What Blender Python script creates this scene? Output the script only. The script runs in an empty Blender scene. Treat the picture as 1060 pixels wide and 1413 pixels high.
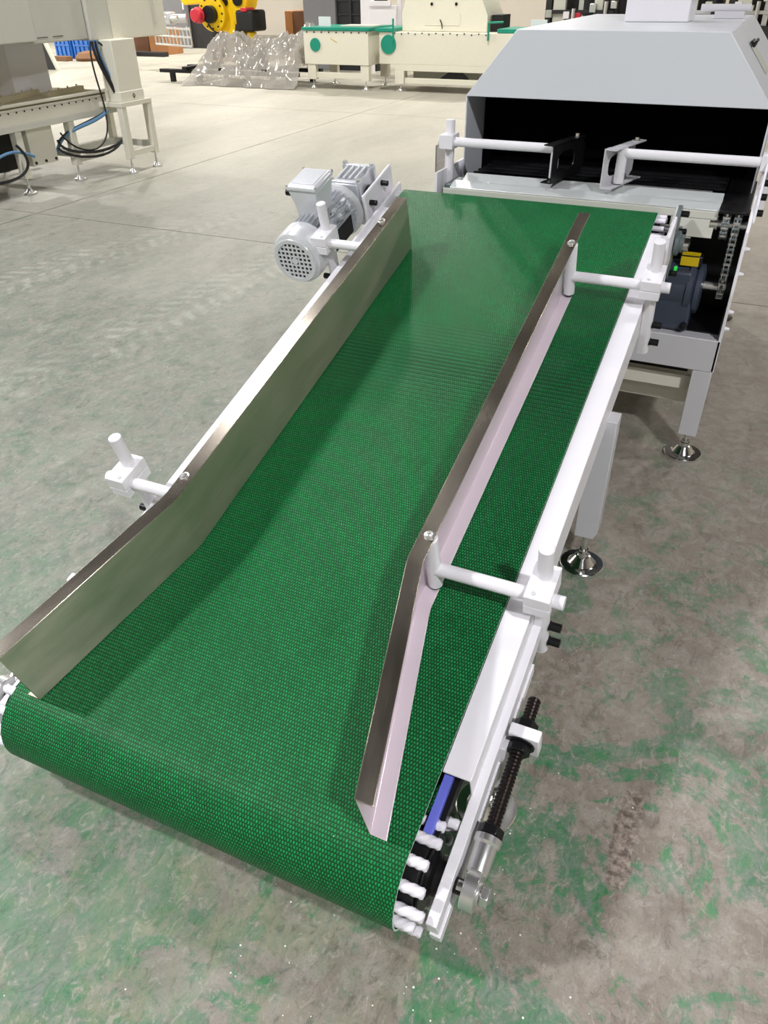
import bpy, math, random
from math import sin, cos, pi, radians, sqrt
from mathutils import Vector, Matrix, noise
random.seed(7)
SC = bpy.context.scene
COL = SC.collection

# ------------------------------------------------------------------ camera
CAM_H = 1.55
camd = bpy.data.cameras.new('camera'); cam = bpy.data.objects.new('camera', camd); COL.objects.link(cam)
camd.sensor_fit = 'VERTICAL'; camd.sensor_height = 36.0; camd.lens = 36.0 * 1049.47 / 1413.0
camd.clip_start = 0.02; camd.clip_end = 200
_R = Vector((0.908619, 0.417493, -0.010540)); _U = Vector((-0.232141, 0.525883, 0.818265)); _F = Vector((-0.347163, 0.741044, -0.574744))
_m = Matrix((( _R.x, _U.x, -_F.x), (_R.y, _U.y, -_F.y), (_R.z, _U.z, -_F.z))).to_4x4()
_m.translation = Vector((0, 0, CAM_H)); cam.matrix_world = _m
SC.camera = cam

# ------------------------------------------------------------------ world, lamps, exposure
w = bpy.data.worlds.new('hall_air'); SC.world = w; w.use_nodes = True
w.node_tree.nodes['Background'].inputs[0].default_value = (0.85, 0.93, 1.0, 1)
w.node_tree.nodes['Background'].inputs[1].default_value = 0.6
SC.view_settings.view_transform = 'Standard'; SC.view_settings.look = 'None'
SC.view_settings.gamma = 1.0; SC.view_settings.use_curve_mapping = False
SC.view_settings.exposure = 0.0
LAMPS = []   # x, y, z, watts, size, colour ; the housings are built further down
for lx, ly, p in ((-4.8, -0.9, 390), (2.8, -1.8, 400), (-4.8, 4.6, 170), (4.2, 4.6, 80), (-12.5, 4.0, 230), (-12.5, 11.0, 400),
                  (-4.8, 10.6, 330), (3.2, 10.6, 200), (-19.5, 11.0, 520), (-12.5, 18.0, 640), (-5.0, 18.0, 520), (3.2, 18.0, 200),
                  (-19.5, 18.0, 640), (-4.8, -6.5, 80), (3.2, -6.5, 80)):
    LAMPS.append((lx, ly, 5.5 if ly < 0 and ly > -3 else 6.4, p))
for i, (lx, ly, lz, p) in enumerate(LAMPS):
    ld = bpy.data.lights.new('bay_light', 'AREA'); ld.shape = 'RECTANGLE'; ld.size = 0.45; ld.size_y = 0.32; ld.energy = p
    ld.color = (1.0, 0.955, 0.88) if ly > 8 else (0.97, 0.965, 1.0)
    lo = bpy.data.objects.new('bay_light', ld); COL.objects.link(lo); lo.location = (lx, ly, lz - 0.13)

dl = bpy.data.lights.new('added_daylight', 'AREA'); dl.shape = 'RECTANGLE'; dl.size = 7.0; dl.size_y = 3.6; dl.energy = 900; dl.color = (1.0, 0.98, 0.95)  # daylight added at the unseen left wall to brighten gantry and far floor
do = bpy.data.objects.new('added_daylight', dl); COL.objects.link(do); do.location = (-25.7, 9.0, 2.0); do.rotation_euler = (0, radians(-90), 0)

# ------------------------------------------------------------------ materials
MATS = {}
def srgb(c):
    if isinstance(c, str): c = tuple(int(c[i:i+2], 16) / 255 for i in (0, 2, 4))
    return tuple((v / 12.92 if v <= 0.04045 else ((v + 0.055) / 1.055) ** 2.4) for v in c) + (1,)
def mat(name, col, rough=0.5, metal=0.0, var=0.06, scale=18.0, bump=0.0, emit=None, trans=0.0, alpha=1.0, coat=0.0, stretch=None):
    m = bpy.data.materials.new(name); m.use_nodes = True; nt = m.node_tree; b = nt.nodes['Principled BSDF']
    N = nt.nodes.new; L = nt.links.new
    tc = N('ShaderNodeTexCoord'); mp = N('ShaderNodeMapping'); L(tc.outputs['Object'], mp.inputs[0])
    if stretch: mp.inputs['Scale'].default_value = stretch
    nz = N('ShaderNodeTexNoise'); nz.inputs['Scale'].default_value = scale; nz.inputs['Detail'].default_value = 4
    L(mp.outputs[0], nz.inputs['Vector'])
    c = srgb(col); mx = N('ShaderNodeMixRGB')
    mx.inputs[1].default_value = tuple(v * (1 - var) for v in c[:3]) + (1,)
    mx.inputs[2].default_value = tuple(min(1, v * (1 + var)) for v in c[:3]) + (1,)
    L(nz.outputs[0], mx.inputs[0]); L(mx.outputs[0], b.inputs['Base Color'])
    b.inputs['Roughness'].default_value = rough; b.inputs['Metallic'].default_value = metal
    if coat: b.inputs['Coat Weight'].default_value = coat
    if trans: b.inputs['Transmission Weight'].default_value = trans
    if alpha < 1: b.inputs['Alpha'].default_value = alpha
    if bump:
        bp = N('ShaderNodeBump'); bp.inputs['Strength'].default_value = bump; bp.inputs['Distance'].default_value = 0.002
        L(nz.outputs[0], bp.inputs['Height']); L(bp.outputs[0], b.inputs['Normal'])
    if emit:
        b.inputs['Emission Color'].default_value = srgb(col); b.inputs['Emission Strength'].default_value = emit
    MATS[name] = m; return m
mat('white_paint', 'E9E7EC', 0.32, var=0.02)
mat('cream_paint', 'DDDACB', 0.4, var=0.03)
mat('pale_grey_paint', 'C9C8CC', 0.38, var=0.03)
mat('hood_grey', 'D6D9DF', 0.42, var=0.02, bump=0.05, scale=300)
mat('machine_cream', 'E2DFCF', 0.45, var=0.03)
mat('cabinet_grey', 'C9C9BE', 0.5, var=0.03)
mat('black_steel', '1B1B1D', 0.35, 0.4, var=0.2)
mat('black_matte', '0C0C0D', 0.6, var=0.3)
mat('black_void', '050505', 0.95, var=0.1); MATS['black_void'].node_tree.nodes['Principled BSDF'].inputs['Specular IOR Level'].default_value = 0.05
mat('dark_rod', '2A2321', 0.32, 0.75, var=0.2)
mat('zinc', 'DADAD8', 0.28, 0.85, var=0.08, bump=0.1, scale=60)
mat('chrome', 'E6E6E4', 0.14, 1.0, var=0.03)
mat('cast_aluminium', 'CFD2D6', 0.36, 0.6, var=0.08, bump=0.15, scale=120)
mat('motor_silver', 'DADCE0', 0.3, 0.3, var=0.05)
mat('slate_paint', '3C4454', 0.35, var=0.08)
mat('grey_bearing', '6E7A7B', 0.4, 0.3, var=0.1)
mat('rope_white', 'E6E3EA', 0.6, var=0.08)
mat('strip_blue', '6C74D8', 0.35, var=0.06)
mat('yellow_label', 'D9B90F', 0.4)
mat('robot_yellow', 'F2C80C', 0.35, var=0.05)
mat('signal_red', 'C8283A', 0.4)
mat('teal_paint', '149078', 0.4, var=0.05)
mat('cardboard', 'A8764C', 0.8, var=0.15, scale=6)
mat('cardboard_dark', '6B4A36', 0.8, var=0.2, scale=6)
mat('blue_plastic', '1E6CC4', 0.4, var=0.15, scale=4)
mat('brown_wood', '7A5638', 0.75, var=0.25, scale=5)
mat('pale_wood', 'C9BFA2', 0.65, var=0.12, scale=9, stretch=(1, 8, 1))
mat('cable_black', '1A1A1C', 0.45)
mat('cable_blue', '5C84A8', 0.45)
mat('belt_edge_pale', 'C4D8CA', 0.6)
mat('wall_white', 'DAD2C6', 0.8, var=0.04, scale=1.2)
mat('wall_grey', '77777A', 0.75, var=0.06, scale=1.2)
mat('ceiling_dark', '2E2C2B', 0.85, var=0.2, scale=0.6)
mat('door_dark', '17191C', 0.5, var=0.2)
mat('machine_dark', '2B2A2B', 0.5, 0.2, var=0.4, scale=5)
mat('added_daylight_pane', 'F4F7FF', 0.5, emit=2.2)
mat('lamp_glow', 'FFF6E6', 0.5, emit=14.0)
mat('acrylic', 'B8B4B0', 0.1, trans=0.8)
mat('indicator_green', '20C040', 0.4, emit=0.6)
mat('plate_steel', 'DDE2E0', 0.30, 0.35, var=0.06, bump=0.05, scale=8)  # lamp reflections put into a pale, less metallic base colour

def steel_mat():
    m = bpy.data.materials.new('brushed_steel'); m.use_nodes = True; nt = m.node_tree; b = nt.nodes['Principled BSDF']; N = nt.nodes.new; L = nt.links.new
    uv = N('ShaderNodeUVMap'); uv.uv_map = 'UVMap'
    mp = N('ShaderNodeMapping'); mp.inputs['Scale'].default_value = (3.0, 260.0, 1.0); L(uv.outputs[0], mp.inputs[0])
    nz = N('ShaderNodeTexNoise'); nz.inputs['Scale'].default_value = 3.0; nz.inputs['Detail'].default_value = 5; L(mp.outputs[0], nz.inputs['Vector'])
    mp2 = N('ShaderNodeMapping'); mp2.inputs['Scale'].default_value = (5.0, 14.0, 1.0); L(uv.outputs[0], mp2.inputs[0])
    n2 = N('ShaderNodeTexNoise'); n2.inputs['Scale'].default_value = 1.2; n2.inputs['Detail'].default_value = 3; L(mp2.outputs[0], n2.inputs['Vector'])
    r1 = N('ShaderNodeMapRange'); r1.inputs[3].default_value = 0.17; r1.inputs[4].default_value = 0.33; L(n2.outputs[0], r1.inputs[0]); L(r1.outputs[0], b.inputs['Roughness'])
    cr = N('ShaderNodeMixRGB'); cr.inputs[1].default_value = srgb('9E9587'); cr.inputs[2].default_value = srgb('C6BDAF'); L(nz.outputs[0], cr.inputs[0]); L(cr.outputs[0], b.inputs['Base Color'])
    b.inputs['Metallic'].default_value = 1.0
    b.inputs['Anisotropic'].default_value = 0.45; b.inputs['Anisotropic Rotation'].default_value = 0.25
    tg = N('ShaderNodeTangent'); tg.direction_type = 'UV_MAP'; tg.uv_map = 'UVMap'; L(tg.outputs[0], b.inputs['Tangent'])
    bp = N('ShaderNodeBump'); bp.inputs['Strength'].default_value = 0.12; bp.inputs['Distance'].default_value = 0.0006; L(nz.outputs[0], bp.inputs['Height']); L(bp.outputs[0], b.inputs['Normal'])
    MATS['brushed_steel'] = m
steel_mat()
_s = MATS['brushed_steel'].copy(); _s.name = 'lit_steel'; MATS['lit_steel'] = _s  # lighter copy of the same sheet steel; reflected light on the web painted in
_n = _s.node_tree.nodes
_n['Principled BSDF'].inputs['Metallic'].default_value = 0.92
for q in _n:
    if q.type == 'BSDF_PRINCIPLED': q.inputs['Anisotropic'].default_value = 0.8
    if q.type == 'MAP_RANGE': q.inputs[3].default_value = 0.30; q.inputs[4].default_value = 0.52
    if q.type == 'MIX_RGB': q.inputs[1].default_value = srgb('AEA994'); q.inputs[2].default_value = srgb('DAD5C2')
mat('filmed_steel', 'DDD0D8', 0.32, 0.25, var=0.04, scale=8)

def belt_mat():
    m = bpy.data.materials.new('belt_green'); m.use_nodes = True; nt = m.node_tree; b = nt.nodes['Principled BSDF']; N = nt.nodes.new; L = nt.links.new
    uv = N('ShaderNodeUVMap'); uv.uv_map = 'UVMap'
    br = N('ShaderNodeTexBrick'); L(uv.outputs[0], br.inputs['Vector'])
    br.offset = 0.5; br.inputs['Scale'].default_value = 1.0; br.inputs['Brick Width'].default_value = 0.0062; br.inputs['Row Height'].default_value = 0.0080
    br.inputs['Mortar Size'].default_value = 0.0024; br.inputs['Mortar Smooth'].default_value = 0.9; br.inputs['Bias'].default_value = 0.0
    br.inputs['Color1'].default_value = srgb('1A9A52'); br.inputs['Color2'].default_value = srgb('0F7C3E'); br.inputs['Mortar'].default_value = srgb('023D1B')
    # moire band of the weave, painted into the colour as dark cross ribs
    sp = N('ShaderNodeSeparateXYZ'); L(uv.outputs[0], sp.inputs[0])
    nz = N('ShaderNodeTexNoise'); nz.inputs['Scale'].default_value = 9.0; nz.inputs['Detail'].default_value = 5; L(uv.outputs[0], nz.inputs['Vector'])
    mg = N('ShaderNodeMixRGB'); mg.blend_type = 'MULTIPLY'; mg.inputs[0].default_value = 0.35; L(br.outputs['Color'], mg.inputs[1])
    rr = N('ShaderNodeMapRange'); rr.inputs[1].default_value = 0.3; rr.inputs[2].default_value = 0.7; rr.inputs[3].default_value = 0.6; rr.inputs[4].default_value = 1.15; L(nz.outputs[0], rr.inputs[0]); L(rr.outputs[0], mg.inputs[2])
    # dark rib lines inside the moire band
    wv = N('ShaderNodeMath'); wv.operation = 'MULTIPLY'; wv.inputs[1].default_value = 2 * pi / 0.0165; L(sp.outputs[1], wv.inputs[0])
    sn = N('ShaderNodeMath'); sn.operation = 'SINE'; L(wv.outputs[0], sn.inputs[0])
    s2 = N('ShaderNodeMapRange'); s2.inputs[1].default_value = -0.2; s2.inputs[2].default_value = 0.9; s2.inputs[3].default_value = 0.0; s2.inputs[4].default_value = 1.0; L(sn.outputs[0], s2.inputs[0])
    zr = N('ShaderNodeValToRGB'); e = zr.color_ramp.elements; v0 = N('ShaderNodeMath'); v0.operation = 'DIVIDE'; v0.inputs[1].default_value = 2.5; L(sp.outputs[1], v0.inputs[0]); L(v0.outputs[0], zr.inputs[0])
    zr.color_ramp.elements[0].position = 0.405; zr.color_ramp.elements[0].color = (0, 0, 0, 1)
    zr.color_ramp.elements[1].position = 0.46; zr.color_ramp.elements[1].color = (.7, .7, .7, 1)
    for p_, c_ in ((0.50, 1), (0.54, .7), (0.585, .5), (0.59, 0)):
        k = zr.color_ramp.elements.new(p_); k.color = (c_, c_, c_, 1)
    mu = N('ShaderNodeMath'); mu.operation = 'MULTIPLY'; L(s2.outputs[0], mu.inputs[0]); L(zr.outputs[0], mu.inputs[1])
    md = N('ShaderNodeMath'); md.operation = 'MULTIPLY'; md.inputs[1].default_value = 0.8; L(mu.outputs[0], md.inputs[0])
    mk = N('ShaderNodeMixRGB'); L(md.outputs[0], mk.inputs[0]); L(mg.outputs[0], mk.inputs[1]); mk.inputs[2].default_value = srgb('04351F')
    # lint specks
    vo = N('ShaderNodeTexVoronoi'); vo.inputs['Scale'].default_value = 26.0; L(uv.outputs[0], vo.inputs['Vector'])
    lt = N('ShaderNodeMath'); lt.operation = 'LESS_THAN'; lt.inputs[1].default_value = 0.035; L(vo.outputs['Distance'], lt.inputs[0])
    vc = N('ShaderNodeSeparateColor'); L(vo.outputs['Color'], vc.inputs[0]); g2 = N('ShaderNodeMath'); g2.operation = 'GREATER_THAN'; g2.inputs[1].default_value = 0.9; L(vc.outputs[0], g2.inputs[0])
    an = N('ShaderNodeMath'); an.operation = 'MULTIPLY'; L(lt.outputs[0], an.inputs[0]); L(g2.outputs[0], an.inputs[1])
    mw = N('ShaderNodeMixRGB'); L(an.outputs[0], mw.inputs[0]); L(mk.outputs[0], mw.inputs[1]); mw.inputs[2].default_value = srgb('8FD0A8')
    L(mw.outputs[0], b.inputs['Base Color'])
    b.inputs['Roughness'].default_value = 0.46; b.inputs['Specular IOR Level'].default_value = 0.28
    inv = N('ShaderNodeMath'); inv.operation = 'SUBTRACT'; inv.inputs[0].default_value = 1.0; L(br.outputs['Fac'], inv.inputs[1])
    ih = N('ShaderNodeMath'); ih.operation = 'SUBTRACT'; L(inv.outputs[0], ih.inputs[0]); L(mu.outputs[0], ih.inputs[1])
    bp = N('ShaderNodeBump'); bp.inputs['Strength'].default_value = 0.8; bp.inputs['Distance'].default_value = 0.0016; L(ih.outputs[0], bp.inputs['Height']); L(bp.outputs[0], b.inputs['Normal'])
    MATS['belt_green'] = m
belt_mat()

def floor_mat():
    m = bpy.data.materials.new('worn_epoxy_floor'); m.use_nodes = True; nt = m.node_tree; b = nt.nodes['Principled BSDF']; N = nt.nodes.new; L = nt.links.new
    g = N('ShaderNodeNewGeometry'); P = g.outputs['Position']
    def noise_(scale, detail=6, rough=0.6, dist=0.0, stretch=None, off=(0, 0, 0)):
        mp = N('ShaderNodeMapping'); L(P, mp.inputs[0]); mp.inputs['Location'].default_value = off
        if stretch: mp.inputs['Scale'].default_value = stretch
        n = N('ShaderNodeTexNoise'); n.inputs['Scale'].default_value = scale; n.inputs['Detail'].default_value = detail; n.inputs['Roughness'].default_value = rough; n.inputs['Distortion'].default_value = dist
        L(mp.outputs[0], n.inputs['Vector']); return n.outputs[0]
    def rng(v, a, b_, c=0.0, d=1.0):
        r = N('ShaderNodeMapRange'); L(v, r.inputs[0])
        for i, q in zip((1, 2, 3, 4), (a, b_, c, d)): r.inputs[i].default_value = q
        return r.outputs[0]
    def mth(op, a, b_=None):
        n = N('ShaderNodeMath'); n.operation = op
        for i, q in enumerate((a, b_)):
            if q is None: continue
            if isinstance(q, (int, float)): n.inputs[i].default_value = q
            else: L(q, n.inputs[i])
        return n.outputs[0]
    def mix(f, a, b_, mode='MIX'):
        n = N('ShaderNodeMixRGB'); n.blend_type = mode
        if isinstance(f, (int, float)): n.inputs[0].default_value = f
        else: L(f, n.inputs[0])
        for i, q in ((1, a), (2, b_)):
            if isinstance(q, tuple): n.inputs[i].default_value = q
            else: L(q, n.inputs[i])
        return n.outputs[0]
    sx = N('ShaderNodeSeparateXYZ'); L(P, sx.inputs[0]); X, Y = sx.outputs[0], sx.outputs[1]
    # dusty concrete
    n1 = noise_(2.2, 8, 0.65, 0.4); n2 = noise_(14, 8, 0.7, 0.8); n3 = noise_(60, 6, 0.7); n4 = noise_(17, 12, 0.78, 0.9, stretch=(1, 0.55, 1), off=(2, 8, 0)); n5 = noise_(190, 4, 0.7); n6 = noise_(42, 9, 0.8, 1.2, stretch=(1, 0.6, 1), off=(4, 4, 0))
    base = mix(rng(n1, 0.3, 0.7), srgb('786D63'), srgb('8C8277'))
    base = mix(mth('MULTIPLY', rng(n2, 0.42, 0.60), 0.8), base, srgb('9C958C'))
    base = mix(mth('MULTIPLY', rng(n5, 0.50, 0.62), 0.35), base, srgb('6B645B'))
    base = mix(mth('MULTIPLY', rng(n4, 0.53, 0.57), 0.55), base, srgb('8F8679'))
    base = mix(mth('MULTIPLY', rng(n4, 0.44, 0.40), 0.6), base, srgb('655C53'))
    # faded film of green-grey over the left half, paler with distance
    left = rng(X, -0.4, -1.4)
    film = mth('MULTIPLY', left, rng(n2, 0.62, 0.35, 0.35, 0.9))
    base = mix(film, base, mix(rng(noise_(5, 8, 0.7, 1.5, stretch=(1, 0.6, 1)), 0.4, 0.62), srgb('8A9186'), srgb('6C7C70')))
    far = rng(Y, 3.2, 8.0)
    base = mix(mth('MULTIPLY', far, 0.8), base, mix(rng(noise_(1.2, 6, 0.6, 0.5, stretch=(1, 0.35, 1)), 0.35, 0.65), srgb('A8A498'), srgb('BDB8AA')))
    base = mix(mth('MULTIPLY', mth('MULTIPLY', rng(n4, 0.56, 0.60), left), 0.45), base, srgb('9FA598'))
    base = mix(mth('MULTIPLY', mth('MULTIPLY', rng(n4, 0.43, 0.39), left), 0.5), base, srgb('5E6A5E'))
    # remaining paint flakes
    ng = noise_(2.6, 10, 0.72, 1.2, off=(3.1, 1.7, 0)); ng2 = noise_(9.0, 8, 0.75, 1.5, off=(1.3, 7.7, 0))
    near = rng(Y, 3.6, 1.2)
    s_ = mth('ADD', mth('ADD', mth('MULTIPLY', ng, 0.65), mth('MULTIPLY', ng2, 0.35)), mth('MULTIPLY', rng(Y, 1.6, 0.8), 0.022))
    fl = mth('MULTIPLY', mth('MULTIPLY', rng(s_, 0.495, 0.53), near), rng(X, -1.6, -0.6, 0.35, 1.0))
    gcol = mix(rng(ng2, 0.4, 0.62), srgb('47705A'), srgb('1A8048'))
    gcol = mix(rng(n2, 0.45, 0.6), gcol, srgb('5F7A69'))
    base = mix(mth('MULTIPLY', fl, rng(n6, 0.42, 0.60, 1.0, 0.45)), base, gcol)
    # greener corner bottom-left, softly mottled
    gl = mth('MULTIPLY', mth('MULTIPLY', rng(Y, 1.5, 0.4), rng(X, 0.1, -0.6)), rng(noise_(6, 9, 0.75, 1.0, off=(9, 2, 0)), 0.42, 0.6))
    base = mix(mth('MULTIPLY', gl, 0.6), base, mix(rng(n4, 0.45, 0.56), srgb('4A7A50'), srgb('7C8A62')))
    nearf = rng(Y, 5.0, 1.5)
    base = mix(mth('MULTIPLY', mth('MULTIPLY', rng(n6, 0.555, 0.60), nearf), 0.42), base, srgb('B3ADA0'))
    base = mix(mth('MULTIPLY', mth('MULTIPLY', rng(n6, 0.44, 0.40), nearf), 0.45), base, srgb('4F4A41'))
    # tyre tread prints
    def track(px, py, dx, dy, width, lo, hi):
        ln = sqrt(dx * dx + dy * dy); dx /= ln; dy /= ln
        a = mth('ADD', mth('MULTIPLY', mth('SUBTRACT', X, px), dx), mth('MULTIPLY', mth('SUBTRACT', Y, py), dy))
        c = mth('ADD', mth('MULTIPLY', mth('SUBTRACT', X, px), dy), mth('MULTIPLY', mth('SUBTRACT', Y, py), -dx))
        ph = mth('ADD', a, mth('MULTIPLY', mth('ABSOLUTE', c), 0.6))
        bars = rng(mth('SINE', mth('MULTIPLY', mth('ADD', ph, mth('MULTIPLY', n2, 0.04)), 2 * pi / 0.115)), -0.5, 0.7)
        band = rng(mth('ABSOLUTE', mth('SUBTRACT', mth('ABSOLUTE', c), width * 0.5)), width * 0.42, width * 0.34)
        span = mth('MULTIPLY', rng(a, lo, lo + 0.3), rng(a, hi, hi - 0.4))
        return mth('MULTIPLY', mth('MULTIPLY', bars, band), mth('MULTIPLY', span, mth('MULTIPLY', rng(n1, 0.35, 0.55), rng(n4, 0.40, 0.56))))
    base = mix(mth('MULTIPLY', track(-4.16, 3.33, 0.16, 1.0, 0.22, -0.8, 2.2), 0.36), base, srgb('C2C3B8'))
    base = mix(mth('MULTIPLY', track(-2.91, 2.34, 0.05, 1.0, 0.2, -0.4, 3.4), 0.32), base, srgb('B6BBAF'))
    base = mix(mth('MULTIPLY', track(-3.6, 5.2, 0.3, 1.0, 0.2, -1.0, 3.5), 0.3), base, srgb('A9A99E'))
    # pale dust swirls
    sw = noise_(1.9, 7, 0.6, 0.6, stretch=(1, 0.4, 1), off=(5, 5, 0))
    base = mix(mth('MULTIPLY', rng(sw, 0.52, 0.62), 0.12), base, srgb('CFCBBF'))
    # concrete scar
    ca = mth('DIVIDE', mth('SUBTRACT', X, mth('ADD', 0.066, mth('MULTIPLY', mth('SUBTRACT', n2, 0.5), 0.05))), 0.026)
    cb = mth('DIVIDE', mth('SUBTRACT', Y, 1.082), 0.125)
    p4 = mth('ADD', mth('POWER', mth('ABSOLUTE', ca), 4.0), mth('POWER', mth('ABSOLUTE', cb), 6.0))
    scar = rng(p4, 1.5, 0.7)
    base = mix(scar, base, mix(rng(n3, 0.4, 0.6), srgb('5E524A'), srgb('A3968A')))
    # scattered white crumbs
    vo = N('ShaderNodeTexVoronoi'); vo.inputs['Scale'].default_value = 85; L(P, vo.inputs['Vector'])
    vs = N('ShaderNodeSeparateColor'); L(vo.outputs['Color'], vs.inputs[0])
    zone = mth('MULTIPLY', rng(Y, 1.25, 0.75), rng(mth('ABSOLUTE', mth('SUBTRACT', X, -0.22)), 0.45, 0.1))
    cr = mth('MULTIPLY', mth('LESS_THAN', vo.outputs['Distance'], mth('MULTIPLY', vs.outputs[1], 0.20)), mth('GREATER_THAN', vs.outputs[0], mth('SUBTRACT', 0.992, mth('MULTIPLY', zone, 0.30))))
    base = mix(cr, base, srgb('E9E6DF'))
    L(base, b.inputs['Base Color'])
    L(rng(n4, 0.35, 0.65, 0.42, 0.62), b.inputs['Roughness'])
    hh = mth('ADD', mth('ADD', mth('MULTIPLY', n3, 0.6), mth('MULTIPLY', n4, 0.8)), mth('ADD', mth('MULTIPLY', n2, 0.7), mth('MULTIPLY', scar, mth('ADD', -1.2, mth('MULTIPLY', n3, 2.0)))))
    bp = N('ShaderNodeBump'); bp.inputs['Strength'].default_value = 0.5; bp.inputs['Distance'].default_value = 0.004; L(hh, bp.inputs['Height']); L(bp.outputs[0], b.inputs['Normal'])
    MATS['floor'] = m
floor_mat()

def plastic_mat():
    m = bpy.data.materials.new('clear_film'); m.use_nodes = True; nt = m.node_tree; N = nt.nodes.new; L = nt.links.new
    b = nt.nodes['Principled BSDF']; b.inputs['Base Color'].default_value = srgb('B9B5AE'); b.inputs['Roughness'].default_value = 0.12
    b.inputs['Alpha'].default_value = 0.5; b.inputs['Specular IOR Level'].default_value = 0.9
    MATS['clear_film'] = m
plastic_mat()

# ------------------------------------------------------------------ mesh helpers
I4 = Matrix.Identity(4)
class MB:
    def __init__(s, M=None): s.v = []; s.f = []; s.uv = {}; s.M = M or I4
    def add(s, vs, fs, uvs=None):
        o = len(s.v); s.v += [s.M @ Vector(p) for p in vs]
        for i, f in enumerate(fs):
            if uvs: s.uv[len(s.f)] = uvs[i]
            s.f.append(tuple(o + k for k in f))
        return s
    def box(s, x0, x1, y0, y1, z0, z1):
        if x0 > x1: x0, x1 = x1, x0
        if y0 > y1: y0, y1 = y1, y0
        if z0 > z1: z0, z1 = z1, z0
        vs = [(x, y, z) for z in (z0, z1) for y in (y0, y1) for x in (x0, x1)]
        return s.add(vs, [(0, 2, 3, 1), (4, 5, 7, 6), (0, 1, 5, 4), (2, 6, 7, 3), (0, 4, 6, 2), (1, 3, 7, 5)])
    def ringset(s, rings, cap=True, close=False):
        n = len(rings[0]); vs = [p for r in rings for p in r]; fs = []
        m = len(rings)
        for i in range(m if close else m - 1):
            for k in range(n):
                a = i * n + k; b_ = i * n + (k + 1) % n; c = ((i + 1) % m) * n + (k + 1) % n; d = ((i + 1) % m) * n + k
                fs.append((a, b_, c, d))
        if cap and not close:
            fs.append(tuple(range(n - 1, -1, -1))); fs.append(tuple((m - 1) * n + k for k in range(n)))
        return s.add(vs, fs)
    def frame(s, d):
        d = Vector(d).normalized(); a = Vector((0, 0, 1)) if abs(d.z) < 0.9 else Vector((1, 0, 0))
        x = d.cross(a).normalized(); y = d.cross(x).normalized(); return x, y
    def cyl(s, p0, p1, r0, r1=None, n=20):
        r1 = r0 if r1 is None else r1; p0 = Vector(p0); p1 = Vector(p1); x, y = s.frame(p1 - p0)
        return s.ringset([[p + (x * cos(2 * pi * k / n) + y * sin(2 * pi * k / n)) * r for k in range(n)] for p, r in ((p0, r0), (p1, r1))])
    def lathe(s, prof, p0, axis, n=28):
        p0 = Vector(p0); ax = Vector(axis).normalized(); x, y = s.frame(ax)
        return s.ringset([[p0 + ax * h + (x * cos(2 * pi * k / n) + y * sin(2 * pi * k / n)) * max(r, 1e-5) for k in range(n)] for r, h in prof])
    def tube(s, pts, r, n=12, close=False):
        pts = [Vector(p) for p in pts]; rings = []; px = None
        for i, p in enumerate(pts):
            if close: d = pts[(i + 1) % len(pts)] - pts[i - 1]
            else: d = pts[min(i + 1, len(pts) - 1)] - pts[max(i - 1, 0)]
            d.normalize()
            if px is None: px, _ = s.frame(d)
            x = (px - d * px.dot(d)).normalized(); y = d.cross(x); px = x
            rings.append([p + (x * cos(2 * pi * k / n) + y * sin(2 * pi * k / n)) * r for k in range(n)])
        return s.ringset(rings, close=close)
    def prism(s, poly, ext):
        n = len(poly); e = Vector(ext); vs = [Vector(p) for p in poly] + [Vector(p) + e for p in poly]
        return s.add(vs, [tuple(range(n - 1, -1, -1)), tuple(range(n, 2 * n))] + [(k, (k + 1) % n, n + (k + 1) % n, n + k) for k in range(n)])
    def grid(s, P):   # P[i][j]
        a, b_ = len(P), len(P[0]); vs = [p for r in P for p in r]
        return s.add(vs, [(i * b_ + j, i * b_ + j + 1, (i + 1) * b_ + j + 1, (i + 1) * b_ + j) for i in range(a - 1) for j in range(b_ - 1)])
    def build(s, name, material, parent=None, bevel=0.0, seg=2, angle=32, fix=True):
        xs = [v.x for v in s.v]; ys = [v.y for v in s.v]; zs = [v.z for v in s.v]
        o = Vector(((min(xs) + max(xs)) / 2, (min(ys) + max(ys)) / 2, min(zs)))
        me = bpy.data.meshes.new(name); me.from_pydata([tuple(v - o) for v in s.v], [], s.f)
        if s.uv:
            ul = me.uv_layers.new(name='UVMap')
            for pi_, p in enumerate(me.polygons):
                if pi_ in s.uv:
                    for li, c in zip(p.loop_indices, s.uv[pi_]): ul.data[li].uv = c
        me.materials.append(MATS[material] if isinstance(material, str) else material)
        if fix and not s.uv:
            import bmesh
            bm = bmesh.new(); bm.from_mesh(me); bmesh.ops.recalc_face_normals(bm, faces=bm.faces); bm.to_mesh(me); bm.free()
        me.update(); me.shade_smooth() if hasattr(me, 'shade_smooth') else None
        me.set_sharp_from_angle(angle=radians(angle))
        ob = bpy.data.objects.new(name, me); COL.objects.link(ob)
        ob['wx'] = o.x; ob['wy'] = o.y; ob['wz'] = o.z
        if parent is not None:
            ob.parent = parent; ob.location = o - worg(parent)
        else: ob.location = o
        if bevel:
            bv = ob.modifiers.new('bevel', 'BEVEL'); bv.width = bevel; bv.segments = seg; bv.limit_method = 'ANGLE'; bv.angle_limit = radians(40)
            bv.harden_normals = False
        return ob
def worg(o): return Vector((o['wx'], o['wy'], o['wz']))
def thing(name, loc, label, cat, group=None):
    o = bpy.data.objects.new(name, None); COL.objects.link(o); o.location = loc; o.empty_display_size = 0.1
    o['wx'], o['wy'], o['wz'] = loc; tag(o, label, cat, group); return o
def tag(o, label, cat, group=None):
    o['label'] = label; o['category'] = cat
    if group: o['group'] = group
    return o
def struct(o): o['kind'] = 'structure'; return o
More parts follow.
